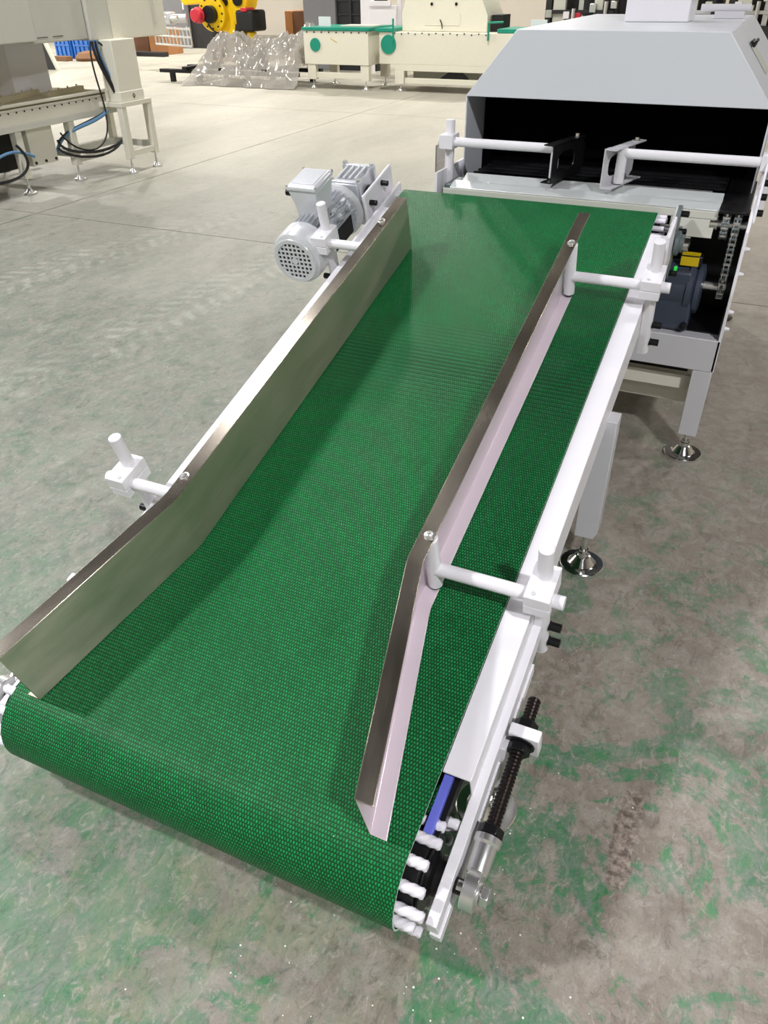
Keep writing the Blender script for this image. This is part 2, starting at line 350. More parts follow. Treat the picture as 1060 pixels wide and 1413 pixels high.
def dup_tree(root, delta, label=None, group=None, parent=None, first=True):
    c = root.copy(); COL.objects.link(c)
    if parent is not None: c.parent = parent
    if first:
        c.location = root.location + Vector(delta)
        if label: c['label'] = label
        if group: c['group'] = group
    for ch in list(root.children): dup_tree(ch, (0, 0, 0), parent=c, first=False)
    return c
def xform(px, deg=0): return Matrix.Translation(Vector(px)) @ Matrix.Rotation(radians(deg), 4, 'Z')
B = lambda M=None: MB(M)

def foot_parts(parent, x, y, ztop, r=0.062, mat_='chrome'):
    b = B(); b.lathe([(0, 0), (r, 0), (r * 1.02, 0.002), (r * 1.02, 0.010), (r * 0.98, 0.013), (r * 0.66, 0.0135), (r * 0.60, 0.016), (r * 0.34, 0.042), (r * 0.26, 0.044), (r * 0.25, 0.056), (0, 0.056)], (x, y, 0), (0, 0, 1))
    b.cyl((x, y, 0.05), (x, y, ztop), 0.0095, n=14); b.cyl((x, y, 0.056), (x, y, 0.066), 0.015, n=6)
    return b.build('levelling_foot', mat_, parent, angle=20)

# ------------------------------------------------------------------ the hall
fx0, fx1, fy0, fy1 = -26, 12, -10, 26
# floor slabs separated by sawn joints (recessed gaps with a dark filler below)
struct(B().box(fx0, fx1, fy0, fy1, -0.30, -0.012).build('floor', 'black_matte'))
floor = bpy.data.objects['floor']
xc = [fx0, -16.0, -5.32, 5.3, fx1]; yc = [fy0, -1.2, 4.72, 10.7, 16.7, fy1]; g_ = 0.005
for i in range(len(xc) - 1):
    for j in range(len(yc) - 1):
        sl = B().box(xc[i] + g_, xc[i + 1] - g_, yc[j] + g_, yc[j + 1] - g_, -0.012, 0.0).build('floor_slab', 'floor', floor)
HZ = 7.2
struct(B().box(fx0, fx1, fy0, fy1, HZ, HZ + 0.2).build('ceiling', 'ceiling_dark'))
struct(B().box(fx0, fx1, fy1, fy1 + 0.2, 0, HZ).build('wall_back', 'wall_white'))
struct(B().box(fx0, fx1, fy0 - 0.2, fy0, 0, HZ).build('wall_front', 'wall_white'))
struct(B().box(fx0 - 0.2, fx0, fy0, fy1, 0, HZ).build('wall_left', 'wall_white'))
struct(B().box(fx1, fx1 + 0.2, fy0, fy1, 0, HZ).build('wall_right', 'wall_white'))
d1 = struct(B().box(fx0 + .01, fx0 + .05, 5.5, 12.5, 0.0, 3.9).build('added_daylight_panel', 'added_daylight_pane'))  # unseen glowing panel, added to go with the daylight
for yy in (5.42, 9.0, 12.52): B().box(fx0 + .0, fx0 + .12, yy - .06, yy + .06, 0, 4.0).build('daylight_panel_frame', 'pale_grey_paint', d1)
WHERE = ['above and left of the belt nose', 'above and right of the belt nose', 'over the floor left of the gear motor', 'right of the heat tunnel', 'over the gantry machine', 'over the floor before the leaning panel',
         'over the small feed table', 'over the frames behind the hood', 'nearest the added daylight panel', 'over the robot arm', 'over the switch cabinet', 'over the back right corner', 'over the back left corner', 'behind the viewer on the left', 'behind the viewer on the right']
for i, (lx, ly, lz, p) in enumerate(LAMPS):
    t = thing('high_bay_lamp', (lx, ly, lz - 0.12), 'white high bay lamp hanging ' + WHERE[i], 'lamp', 'high bay lamps under the ceiling')
    B().box(lx - .32, lx + .32, ly - .25, ly + .25, lz - .10, lz).build('housing', 'white_paint', t, 0.01)
    B().box(lx - .29, lx + .29, ly - .22, ly + .22, lz - .118, lz - .102).build('diffuser', 'lamp_glow', t)
    B().cyl((lx, ly, lz), (lx, ly, HZ), 0.012, n=8).build('hanger', 'black_steel', t)

# ------------------------------------------------------------------ belt conveyor (local frame: u across, s up the slope, h off the belt)
X0, W, Y0, Z0, E, LEN = -1.23506, 0.94679, 0.70989, 0.27369, 0.277091, 2.21671
S = Vector((0, cos(E), sin(E))); Nn = Vector((0, -sin(E), cos(E)))
ML = Matrix(((1, 0, 0, X0), (0, S.y, Nn.y, Y0), (0, S.z, Nn.z, Z0), (0, 0, 0, 1)))
C = thing('belt_conveyor', (X0 + W / 2, 1.5, 0), 'white framed inclined conveyor with green woven belt and steel side guides', 'conveyor')
RN, RF = 0.1135, 0.048
path = []   # (s,h) loop outer surface
nn = 30
for k in range(nn + 1):
    a = pi / 2 + pi * k / nn          # from top (90deg) to bottom (270) around the nose
    path.append((RN * cos(a), -RN + RN * sin(a)))
low = [( 0.35, -0.175), (LEN - 0.25, -0.135)]
path += low
for k in range(17):
    a = -pi / 2 + pi * k / 16
    path.append((LEN + RF * cos(a), -RF + RF * sin(a)))
def belt_mesh():
    b = B(ML); n = len(path); acc = 0; seg = []
    pts = path + [path[0]]
    # arc coordinate measured so that the flat top has v = s
    ln = [0]
    for k in range(n): ln.append(ln[-1] + sqrt((pts[k + 1][0] - pts[k][0]) ** 2 + (pts[k + 1][1] - pts[k][1]) ** 2))
    vs = []; fs = []; uvs = []
    for k in range(n):
        p, q = pts[k], pts[k + 1]; o = len(vs)
        va, vb = -ln[k], -ln[k + 1]
        vs += [(0, p[0], p[1]), (W, p[0], p[1]), (W, q[0], q[1]), (0, q[0], q[1])]
        fs.append((o, o + 3, o + 2, o + 1)); uvs.append([(0, va), (0, vb), (W, vb), (W, va)])
    if True:   # flat top uses v = s exactly
        uvs[-1] = [(0, LEN), (0, 0.0), (W, 0.0), (W, LEN)]
    # merge shared verts for smooth shading
    b.add(vs, fs, uvs)
    # edges of the belt
    t = 0.004
    for x, sg in ((0, -1), (W, 1)):
        for k in range(n):
            p, q = pts[k], pts[k + 1]; cs = [(p[0], p[1]), (q[0], q[1])]
            inn = []
            for c_, nb in ((p, k), (q, k + 1)):
                a_ = pts[(nb - 1) % n]; b_ = pts[(nb + 1) % n]; dx, dy = b_[0] - a_[0], b_[1] - a_[1]; l_ = sqrt(dx * dx + dy * dy) or 1
                inn.append((c_[0] - dy / l_ * t, c_[1] + dx / l_ * t))
            o = len(b.v)
            b.add([(x, p[0], p[1]), (x, q[0], q[1]), (x, inn[1][0], inn[1][1]), (x, inn[0][0], inn[0][1])], [(0, 1, 2, 3)], [[(0, 0)] * 4])
    return b
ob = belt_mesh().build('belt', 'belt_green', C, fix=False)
import bmesh
bm = bmesh.new(); bm.from_mesh(ob.data); bmesh.ops.remove_doubles(bm, verts=bm.verts, dist=1e-5); bm.to_mesh(ob.data); bm.free()
ob.data.materials.append(MATS['belt_edge_pale'])
for p in ob.data.polygons:
    if abs(p.normal.x) > 0.9: p.material_index = 1
ob.data.shade_smooth(); ob.data.set_sharp_from_angle(angle=radians(50))

def guide_rail(pts, sgn, Hh=0.182, fl=0.036, fb=0.036, t=0.0028, name='guide_rail', cut=0.0):
    # C channel swept along pts (u,s); flanges point to sgn
    sec = [(0, 0.003), (fb, 0.003), (fb, 0.003 + t), (t, 0.003 + t), (t, Hh - t), (fl, Hh - t), (fl, Hh), (0, Hh)]
    b = B(ML); rings = []; acc = 0; accs = []
    for i, p in enumerate(pts):
        if i: acc += sqrt((p[0] - pts[i - 1][0]) ** 2 + (p[1] - pts[i - 1][1]) ** 2)
        accs.append(acc)
        rings.append([(p[0] + sgn * d, p[1], h) for d, h in sec])
    peri = [0]
    for k in range(len(sec)): a, c = sec[k], sec[(k + 1) % len(sec)]; peri.append(peri[-1] + sqrt((a[0] - c[0]) ** 2 + (a[1] - c[1]) ** 2))
    if cut:
        rings[-1] = [(p[0], p[1] - cut * max(0, 1 - p[2] / (Hh - 0.02)), p[2]) for p in rings[-1]]
    n = len(sec); vs = [p for r in rings for p in r]; fs = []; uvs = []
    for i in range(len(rings) - 1):
        for k in range(n):
            f = (i * n + k, i * n + (k + 1) % n, (i + 1) * n + (k + 1) % n, (i + 1) * n + k)
            u = [(accs[i], peri[k]), (accs[i], peri[k + 1]), (accs[i + 1], peri[k + 1]), (accs[i + 1], peri[k])]
            if sgn < 0: f = f[::-1]; u = u[::-1]
            fs.append(f); uvs.append(u)
    for i, rev in ((0, 0), (len(rings) - 1, 1)):
        f = [i * n + k for k in range(n)]
        if rev != (sgn < 0): f = f[::-1]
        for q in ((0, 1, 2, 3), (0, 3, 4, 7), (4, 5, 6, 7)):
            pass
        b_idx = [(0, 1, 2, 3), (3, 4, 7, 0), (4, 5, 6, 7)]
        for q in b_idx:
            ff = tuple(i * n + z for z in q)
            fs.append(ff if (rev == 1) == (sgn > 0) else ff[::-1]); uvs.append([(accs[i], sec[z][1]) for z in q])
    b.add(vs, fs, uvs)
    o = b.build(name, 'brushed_steel', C, bevel=0.0016, seg=2, angle=25)
    o.data.materials.append(MATS['lit_steel']); o.data.materials.append(MATS['filmed_steel'])
    for i in range(len(rings) - 1):
        for k in range(n):
            o.data.polygons[i * n + k].material_index = 0 if k in (5, 6) else (1 if k == 7 or sgn < 0 else 2)
    return o
LG = [(0.077, -0.012), (0.187, 0.455), (0.190, 0.480), (0.191, 1.848)]
RG = [(0.866, -0.004), (0.764, 0.462), (0.760, 0.485), (0.757, 1.862)]
lg = guide_rail(LG, -1); rg = guide_rail(RG, 1, cut=0.17)
def cap_screw(par, u, s, h):
    b = B(ML); b.lathe([(0.012, 0), (0.012, 0.0015), (0.0085, 0.002), (0.0085, 0.004), (0.0078, 0.0065), (0.0045, 0.0085), (0.0042, 0.006), (0, 0.006)], (u, s, h), (0, 0, 1), 20)
    return b.build('cap_screw', 'zinc', par)
for u, s in ((0.167, 0.535), (0.166, 1.695)): cap_screw(lg, u, s, 0.1822)
for u, s in ((0.783, 0.548), (0.780, 1.690)): cap_screw(rg, u, s, 0.1822)

# side rails
for sgn, edge in ((1, W + 0.003), (-1, -0.003)):
    def U(d): return edge + sgn * d
    rw = 0.056 if sgn > 0 else 0.024
    b = B(ML)
    # folded channel: top lip, outer face, lower lip
    b.box(U(-0.0015), U(rw), 0.155, LEN - 0.12, -0.008, -0.003)
    b.box(U(rw - 0.004), U(rw), 0.155, LEN - 0.12, -0.108, -0.008)
    b.box(U(0.010), U(rw), 0.30, LEN - 0.12, -0.112, -0.108)
    b.build('side_rail', 'white_paint', C, 0.0015)
    b = B(ML); b.box(U(0.0), U(rw - 0.004), 0.56, LEN - 0.55, -0.105, -0.009); 
    b.build('rail_core', 'cream_paint', C)
    # bearing bracket at the discharge end
    b = B(ML); b.box(U(rw - 0.004), U(rw + 0.008), LEN - 0.42, LEN + 0.045, -0.12, 0.012); b.build('end_plate', 'white_paint', C, 0.003)
    # plain blue strip under the belt edge at the nose
    b = B(ML); b.box(U(0.000), U(0.018), 0.03, 0.30, -0.045, -0.024); b.build('bed_strip', 'strip_blue', C, 0.001)
    b = B(ML); b.box(U(0.018), U(0.030), 0.03, 0.30, -0.075, -0.040); b.build('bed_bracket', 'black_steel', C, 0.001)
    # take-up arm of two stacked bars
    b = B(ML); b.box(U(0.053), U(0.074), -0.088, 0.60, -0.128, -0.074); b.build('take_up_bar', 'white_paint', C, 0.0012)
    b = B(ML); b.box(U(0.057), U(0.079), -0.092, 0.50, -0.163, -0.130); b.build('take_up_bar', 'white_paint', C, 0.0012)
    # nose roller end: black drum, rope lugs, bearing hub, shaft
    b = B(ML); b.cyl((U(-0.02), 0, -RN), (U(0.022), 0, -RN), 0.090, n=40); b.cyl((U(0.022), 0, -RN), (U(0.028), 0, -RN), 0.075, n=40); b.build('roller_end', 'black_steel', C, 0.002)
    hb = B(ML); hb.lathe([(0.045, 0), (0.045, 0.006), (0.034, 0.012), (0.034, 0.030), (0.026, 0.032), (0.026, 0.036)] if sgn > 0 else [(0.045, 0), (0.045, -0.006), (0.034, -0.012), (0.034, -0.030), (0.026, -0.032), (0.026, -0.036)], (U(0.026), 0, -RN), (1, 0, 0), 28)
    hb.build('bearing_hub', 'black_steel', C)
    B(ML).cyl((U(0.02), 0, -RN), (U(0.098), 0, -RN), 0.015, n=20).build('roller_shaft', 'dark_rod', C)
    for k in range(14):
        a = radians(97 + k * 25.7); cs_, ch_ = 0.099 * cos(a), -RN + 0.099 * sin(a)
        ln_ = 0.034 + 0.008 * ((k * 7) % 3)
        b = B(ML); rings = []
        for q in range(13):
            uu = U(-0.012 + (ln_ + 0.012) * q / 12); tw = q * 0.55
            rr = 0.0100 if q < 12 else 0.0078
            rings.append([(uu, cs_ + (rr * (1 + 0.14 * cos(4 * t_ + 4 * tw * .7))) * cos(t_), ch_ + (rr * (1 + 0.14 * cos(4 * t_ + 4 * tw * .7))) * sin(t_)) for t_ in [2 * pi * z / 20 for z in range(20)]])
        b.ringset(rings); b.build('rope_lug', 'rope_white', C, angle=60)
    # pale lugs at the head roller
    for k in range(8):
        a = radians(20 + k * 45); cs_, ch_ = LEN + 0.034 * cos(a), -RF + 0.034 * sin(a)
        B(ML).cyl((U(-0.01), cs_, ch_), (U(0.028), cs_, ch_), 0.0085, n=12).build('head_roller_lug', 'rope_white', C)
    B(ML).cyl((U(-0.01), LEN, -RF), (U(0.012), LEN, -RF), 0.03, n=24).build('head_roller_end', 'black_steel', C)
    B(ML).cyl((U(0.01), LEN, -RF), (U(0.085), LEN, -RF), 0.014, n=20).build('head_roller_shaft', 'zinc', C)

# screw take-up, both sides
def take_up(sgn, edge):
    def U(d): return edge + sgn * d
    hh = -0.104
    b = B(ML); b.box(U(0.081), U(0.146), 0.300, 0.326, -0.145, -0.068); br = b.build('take_up_bracket', 'white_paint', C, 0.003)
    uu = U(0.107)
    prof = []; sv = 0.10
    n_ = 74
    for k in range(n_ + 1):
        prof.append((0.0146 if k % 2 else 0.0128, (0.405 - 0.10) * k / n_))
    B(ML).lathe(prof, (uu, 0.10, hh), (0, 1, 0), 18).build('threaded_rod', 'dark_rod', C, angle=20)
    def nut(s0, s1, r=0.0255, m='black_steel'):
        B(ML).cyl((uu, s0, hh), (uu, s1, hh), r, n=6).build('hex_nut', m, C, 0.0015)
    nut(0.327, 0.350); nut(0.278, 0.297); nut(0.103, 0.121)
    B(ML).cyl((uu, 0.2965, hh), (uu, 0.2999, hh), 0.031, n=24).build('washer', 'black_steel', C)
    b = B(ML); b.lathe([(0.0, 0), (0.019, 0), (0.021, 0.010), (0.022, 0.055), (0.0265, 0.060), (0.0265, 0.072), (0.015, 0.074)], (uu, 0.028, hh), (0, 1, 0), 24)
    re = b.build('rod_end', 'zinc', C)
    b = B(ML); ring = [(0.038, -0.013), (0.038, 0.013), (0.017, 0.015), (0.017, -0.015)]
    ux = uu; N_ = 28
    b.ringset([[(ux + q[1], q[0] * cos(2 * pi * k / N_), hh + q[0] * sin(2 * pi * k / N_)) for q in ring] for k in range(N_)], close=True)
    b.build('eye', 'zinc', re, 0.0015)
    B(ML).cyl((U(0.080), 0, hh), (U(0.140), 0, hh), 0.010, n=16).build('pivot_bolt', 'zinc', re)
    B(ML).cyl((U(0.1215), 0, hh), (U(0.1245), 0, hh), 0.022, n=24).build('spring_washer', 'zinc', re)
    B(ML).cyl((U(0.127), 0, hh), (U(0.141), 0, hh), 0.0195, n=6).build('bolt_head', 'zinc', re, 0.0012)
take_up(1, W + 0.003); take_up(-1, -0.003)

# guide brackets: post clamped to the rail, cross bar, stub under the flange
def bracket(sgn, edge, s, ustub):
    def U(d): return edge + sgn * d
    up = U(0.072); sp = s + 0.036
    b = B(ML); b.cyl((up, sp, -0.03), (up, sp, 0.192), 0.0165, n=28); b.lathe([(0.0165, 0), (0.0165, 0.002), (0.014, 0.004), (0, 0.004)], (up, sp, 0.192), (0, 0, 1), 28)
    b.box(U(0.057), U(0.072), sp - 0.0165, sp + 0.0165, -0.19, 0.03)
    b.cyl((up, sp, -0.19), (up, sp, -0.03), 0.0165, n=28)
    post = b.build('guide_post', 'white_paint', C, angle=30)
    for hb_ in (-0.085, -0.150):
        b = B(ML); b.lathe([(0.012, 0), (0.012, 0.003), (0.0105, 0.0035), (0.0105, 0.026), (0.0095, 0.0275), (0.006, 0.0275), (0.006, 0.022), (0, 0.022)], (up + sgn * 0.0163, sp, hb_), (sgn, 0, 0), 20)
        b.build('socket_bolt', 'black_steel', post)
    b = B(ML); b.box(up - 0.028, up + 0.028, s - 0.030, s + 0.066, 0.073, 0.104); b.box(up - 0.028, up + 0.028, s - 0.030, s + 0.066, 0.044, 0.0715)
    b.box(up - 0.024, up + 0.024, s - 0.026, s + 0.062, 0.070, 0.075)
    clamp = b.build('clamp_block', 'white_paint', post, 0.0016)
    B(ML).cyl((up - sgn * 0.010, s - 0.016, 0.1035), (up - sgn * 0.010, s - 0.016, 0.1055), 0.005, n=14).build('clamp_screw', 'pale_grey_paint', post)
    b = B(ML); e1 = up + sgn * 0.052
    b.cyl((ustub, s, 0.073), (e1, s, 0.073), 0.0155, n=28)
    b.build('cross_bar', 'white_paint', post, 0.001)
    b = B(ML); b.cyl((ustub, s, 0.014), (ustub, s, 0.1785), 0.0165, n=28); st = b.build('guide_stub', 'white_paint', post, 0.001)
    B(ML).cyl((ustub, s, 0.0092), (ustub, s, 0.0138), 0.0150, n=24).build('stub_foot', 'black_steel', post)
bracket(1, W + 0.003, 0.545, 0.785); bracket(1, W + 0.003, 1.690, 0.782)
bracket(-1, -0.003, 0.550, 0.163); bracket(-1, -0.003, 1.705, 0.164)

# discharge-end flange bearing with bolts (right)
b = B(ML); pts_ = []
for cx_, cy_, r_, a0, a1 in ((0, 0.085, 0.026, 0, 180), (0, -0.085, 0.026, 180, 360)):
    for k in range(9):
        a = radians(a0 + (a1 - a0) * k / 8); pts_.append((cy_ + 0, cx_ + r_ * cos(a), cy_ + r_ * sin(a)))
ub = W + 0.066
b.prism([(ub, 2.145 + 1.0 * p[1] + 0.35 * p[2], -0.055 + p[2]) for p in pts_], (0.014, 0, 0))
fb_ = b.build('flange_bearing', 'grey_bearing', C, 0.002)
B(ML).lathe([(0.040, 0), (0.040, 0.012), (0.030, 0.016), (0.030, 0.028), (0, 0.028)], (ub + 0.014, 2.145, -0.055), (1, 0, 0), 28).build('bearing_housing', 'grey_bearing', fb_)
B(ML).lathe([(0.024, 0), (0.024, 0.016), (0.018, 0.017), (0.018, 0.012), (0, 0.012)], (ub + 0.042, 2.145, -0.055), (1, 0, 0), 24).build('locking_collar', 'chrome', fb_)
for ds, dh in ((0.032, 0.088), (0.045, 0.018), (-0.035, -0.092)):
    B(ML).lathe([(0.010, 0), (0.010, 0.024), (0.006, 0.026), (0, 0.026)], (ub + 0.014, 2.145 + ds, -0.055 + dh), (1, 0, 0), 16).build('socket_bolt', 'black_steel', fb_)
B(ML).box(ub + 0.030, ub + 0.040, 2.075, 2.088, -0.115, -0.103).build('indicator_cap', 'indicator_green', fb_, 0.002)
B(ML).box(W + 0.066, W + 0.076, 1.99, 2.12, -0.10, 0.055).build('head_plate', 'white_paint', C, 0.004)

# legs with chrome levelling feet
for lx in (X0 + W + 0.055, X0 - 0.055):
    for ly in (1.024, 1.985):
        zt = Z0 + (ly - Y0) * math.tan(E) - 0.10
        sg = 1 if lx > X0 else -1
        b = B(); x0_, x1_ = lx - 0.034, lx + 0.034
        b.prism([(x0_, ly - .03, 0.13), (x1_ - 0.01, ly - .03, 0.13), (x1_, ly - .03, 0.155), (x1_, ly - .03, zt - .0), (x0_, ly - .03, zt - .0)], (0, 0.065, 0))
        lg_ = b.build('leg', 'pale_grey_paint', C, 0.002)
        foot_parts(lg_, lx, ly, 0.135, 0.068)
for ly in (1.024, 1.985):
    zt = Z0 + (ly - Y0) * math.tan(E) - 0.20
    B().box(X0 - 0.01, X0 + W + 0.01, ly - 0.02, ly + 0.02, zt - 0.05, zt).build('cross_member', 'white_paint', C, 0.002)

# gear motor of the conveyor (left, lies along the slope)
GM = B(ML); um, hm = -0.168, 0.022
b = B(ML); b.lathe([(0.0, 0), (0.068, 0), (0.080, 0.002), (0.091, 0.010), (0.095, 0.025), (0.095, 0.09), (0.090, 0.095)], (um, 1.655, hm), (0, 1, 0), 44)
gm = b.build('gear_motor', 'motor_silver', C, angle=30)
# grille: disc with square perforations (raised bars over a dark recess)
B(ML).cyl((um, 1.6535, hm), (um, 1.6565, hm), 0.072, n=40).build('fan_recess', 'black_matte', gm)
b = B(ML)
for k in range(-4, 5):
    d = k * 0.0165; hw = sqrt(max(0, 0.072 ** 2 - d * d))
    b.box(um + d - 0.0029, um + d + 0.0029, 1.650, 1.6533, hm - hw, hm + hw)
    b.box(um - hw, um + hw, 1.6503, 1.6530, hm + d - 0.0029, hm + d + 0.0029)
b.cyl((um, 1.6496, hm), (um, 1.653, hm), 0.012, n=20)
b.build('fan_grille', 'motor_silver', gm)
b = B(ML); ringp = [(0.067, -0.001), (0.080, -0.001), (0.081, 0.004), (0.067, 0.004)]
b.ringset([[(um + q[0] * cos(2 * pi * k / 40), 1.6495 + q[1], hm + q[0] * sin(2 * pi * k / 40)) for q in ringp] for k in range(40)], close=True); b.build('grille_ring', 'motor_silver', gm)
b = B(ML); b.cyl((um, 1.75, hm), (um, 2.00, hm), 0.074, n=40)
for k in range(30):
    a = 2 * pi * k / 30
    if 0.30 * pi < a < 0.70 * pi: continue
    M2 = ML @ Matrix.Translation((um, 1.875, hm)) @ Matrix.Rotation(a, 4, 'Y')
    b2 = MB(M2); b2.box(0.072, 0.089, -0.115, 0.115, -0.0015, 0.0015); b.f += [tuple(len(b.v) + i for i in f) for f in b2.f]; b.v += b2.v
b.build('finned_housing', 'cast_aluminium', gm)
B(ML).lathe([(0.088, 0), (0.100, 0.006), (0.100, 0.022), (0.085, 0.034), (0.07, 0.055)], (um, 1.985, hm), (0, 1, 0), 36).build('end_bell', 'motor_silver', gm)
# black name plate and lugs on the near side
B(ML).box(um + 0.088, um + 0.092, 1.79, 1.93, hm - 0.035, hm + 0.03).build('name_plate', 'black_matte', gm, 0.001)
for ds in (1.80, 1.87, 1.94):
    for k_, (du, dh) in enumerate(((0.062, 0.072), (0.080, 0.052))):
        B(ML).box(um + du - .009, um + du + .009, ds - .012, ds + .012, hm + dh - .008, hm + dh + .006).build('casting_lug', 'cast_aluminium', gm, 0.002)
# terminal box
b = B(ML); cu, cs0 = um - 0.012, 1.865
def rect(hu, hs, h): return [(cu - hu, cs0 - hs, h), (cu + hu, cs0 - hs, h), (cu + hu, cs0 + hs, h), (cu - hu, cs0 + hs, h)]
b.ringset([rect(0.045, 0.050, hm + 0.070), rect(0.047, 0.052, hm + 0.110), rect(0.054, 0.064, hm + 0.165), rect(0.054, 0.064, hm + 0.172)])
b.build('terminal_box', 'motor_silver', gm, 0.005, 3)
b = B(ML); b.ringset([rect(0.058, 0.068, hm + 0.173), rect(0.058, 0.068, hm + 0.185), rect(0.051, 0.061, hm + 0.192)]); b.build('terminal_lid', 'motor_silver', gm, 0.004, 3)
b = B(ML); b.box(cu - 0.041, cu + 0.041, cs0 - 0.050, cs0 + 0.050, hm + 0.192, hm + 0.1935); b.build('lid_recess', 'cast_aluminium', gm, 0.001)
for a_ in (-1, 1):
    for c_ in (-1, 1):
        B(ML).cyl((cu + a_ * .056, cs0 + c_ * .064, hm + .185), (cu + a_ * .056, cs0 + c_ * .064, hm + .193), 0.0045, n=12).build('lid_screw', 'zinc', gm)
B(ML).cyl((cu - 0.062, cs0 - 0.035, hm + 0.150), (cu - 0.080, cs0 - 0.035, hm + 0.150), 0.012, n=16).build('cable_gland', 'black_steel', gm)
# worm gearbox
b = B(ML); gs = 2.06
b.box(um - 0.050, um + 0.060, gs, gs + 0.15, hm - 0.085, hm + 0.070); b.box(um - 0.064, um + 0.072, gs + 0.004, gs + 0.022, hm - 0.09, hm + 0.078); b.box(um - 0.064, um + 0.072, gs + 0.130, gs + 0.148, hm - 0.09, hm + 0.078)
gb = b.build('worm_gearbox', 'cast_aluminium', gm, 0.004)
b = B(ML)
for k in range(4): b.box(um - 0.030 + k * 0.024 - 0.004, um - 0.030 + k * 0.024 + 0.004, gs + 0.028, gs + 0.124, hm + 0.068, hm + 0.082)
b.build('cooling_ribs', 'cast_aluminium', gm, 0.001)
for du in (-0.052, 0.060):
    for ds in (0.013, 0.139): B(ML).cyl((um + du, gs + ds, hm + .077), (um + du, gs + ds, hm + .086), 0.010, n=6).build('gearbox_bolt', 'zinc', gm)
B(ML).lathe([(0.05, 0), (0.05, 0.012), (0.036, 0.016), (0.036, 0.04)], (um + 0.062, 2.135, hm - 0.02), (1, 0, 0), 28).build('output_flange', 'black_steel', gm)
B(ML).box(-0.075, -0.062, 2.02, 2.27, -0.09, 0.075).build('gearbox_plate', 'white_paint', C, 0.006, 3)
for ds, dh in ((2.06, 0.03), (2.17, 0.05), (2.10, -0.04)):
    B(ML).lathe([(0.010, 0), (0.010, 0.026), (0.0055, 0.027), (0, 0.027)], (-0.062, ds, dh), (1, 0, 0), 16).build('socket_bolt', 'black_steel', C)

# ------------------------------------------------------------------ shrink tunnel
T = thing('heat_tunnel', (-0.57, 3.6, 0), 'pale grey heat tunnel with chamfered hood and dark mouth behind the green belt', 'machine')
HY0, HY1 = 3.2, 4.56
sec = [(-1.121, 0.84), (-1.121, 1.168), (-0.933, 1.391), (-0.200, 1.391), (-0.012, 1.168), (-0.012, 0.84)]
def inset(sec, d):
    cx_, cz_ = -0.5665, 1.1; return [(x + (d if x < cx_ else -d), z - (d if z > 1.0 else 0)) for x, z in sec]
b = B(); si = inset(sec, 0.006)
n = len(sec)
for k in range(n - 1):
    p, q, pi2, qi = sec[k], sec[k + 1], si[k], si[k + 1]
    b.prism([(p[0], HY0, p[1]), (q[0], HY0, q[1]), (qi[0], HY0, qi[1]), (pi2[0], HY0, pi2[1])], (0, HY1 - HY0, 0))
b.prism([(x, HY0, z) for x, z in sec[1:5]], (0, -0.006, 0))
b.prism([(x, HY1, z) for x, z in sec], (0, 0.006, 0))
b.build('hood', 'hood_grey', T, 0.0025)
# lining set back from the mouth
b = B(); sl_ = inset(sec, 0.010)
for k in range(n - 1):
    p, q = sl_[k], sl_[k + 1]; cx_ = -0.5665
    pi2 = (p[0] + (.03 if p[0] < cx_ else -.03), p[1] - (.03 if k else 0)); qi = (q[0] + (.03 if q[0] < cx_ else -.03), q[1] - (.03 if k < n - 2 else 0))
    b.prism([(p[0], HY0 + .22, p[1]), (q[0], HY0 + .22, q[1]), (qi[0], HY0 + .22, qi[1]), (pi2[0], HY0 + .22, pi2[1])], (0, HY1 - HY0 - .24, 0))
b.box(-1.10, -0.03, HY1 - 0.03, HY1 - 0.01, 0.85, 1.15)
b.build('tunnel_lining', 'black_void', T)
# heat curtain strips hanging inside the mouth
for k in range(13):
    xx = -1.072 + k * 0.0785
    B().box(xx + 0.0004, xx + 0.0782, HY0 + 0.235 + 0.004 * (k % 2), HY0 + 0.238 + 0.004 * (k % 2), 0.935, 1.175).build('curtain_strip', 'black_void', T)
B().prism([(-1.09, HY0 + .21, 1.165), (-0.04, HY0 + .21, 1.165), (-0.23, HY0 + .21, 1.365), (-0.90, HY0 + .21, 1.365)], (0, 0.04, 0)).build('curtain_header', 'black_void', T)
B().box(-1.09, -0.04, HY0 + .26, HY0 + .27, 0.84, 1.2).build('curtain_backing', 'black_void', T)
# bed of dark rollers inside
for k in range(9):
    yy = 3.20 + k * 0.062
    B().cyl((-1.07, yy, 0.873), (-0.105, yy, 0.873), 0.026, n=20).build('tunnel_roller', 'black_steel', T)
B().box(-1.115, -0.015, 3.20, HY1 - .05, 0.80, 0.84).build('tunnel_bed', 'black_matte', T)
B().cyl((-0.50, 3.165, 0.896), (-0.145, 3.165, 0.896), 0.007, n=12).build('edge_bar', 'zinc', T)
# transfer plates
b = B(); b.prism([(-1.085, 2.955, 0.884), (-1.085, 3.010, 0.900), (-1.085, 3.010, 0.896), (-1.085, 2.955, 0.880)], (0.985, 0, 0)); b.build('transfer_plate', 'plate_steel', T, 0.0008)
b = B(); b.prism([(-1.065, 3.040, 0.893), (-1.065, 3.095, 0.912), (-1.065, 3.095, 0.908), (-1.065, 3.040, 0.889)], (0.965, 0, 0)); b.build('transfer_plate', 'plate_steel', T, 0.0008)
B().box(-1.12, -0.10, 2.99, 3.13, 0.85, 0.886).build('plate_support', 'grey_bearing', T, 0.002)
B().box(-1.09, -0.10, 3.125, 3.19, 0.85, 0.893).build('entry_bar', 'black_steel', T, 0.004)
b = B(); b.prism([(-0.250, 2.925, 0.880), (-0.250, 2.918, 0.80), (-0.250, 2.921, 0.80), (-0.250, 2.928, 0.880)], (0.145, 0, 0)); b.build('apron_plate', 'cabinet_grey', T, 0.001)
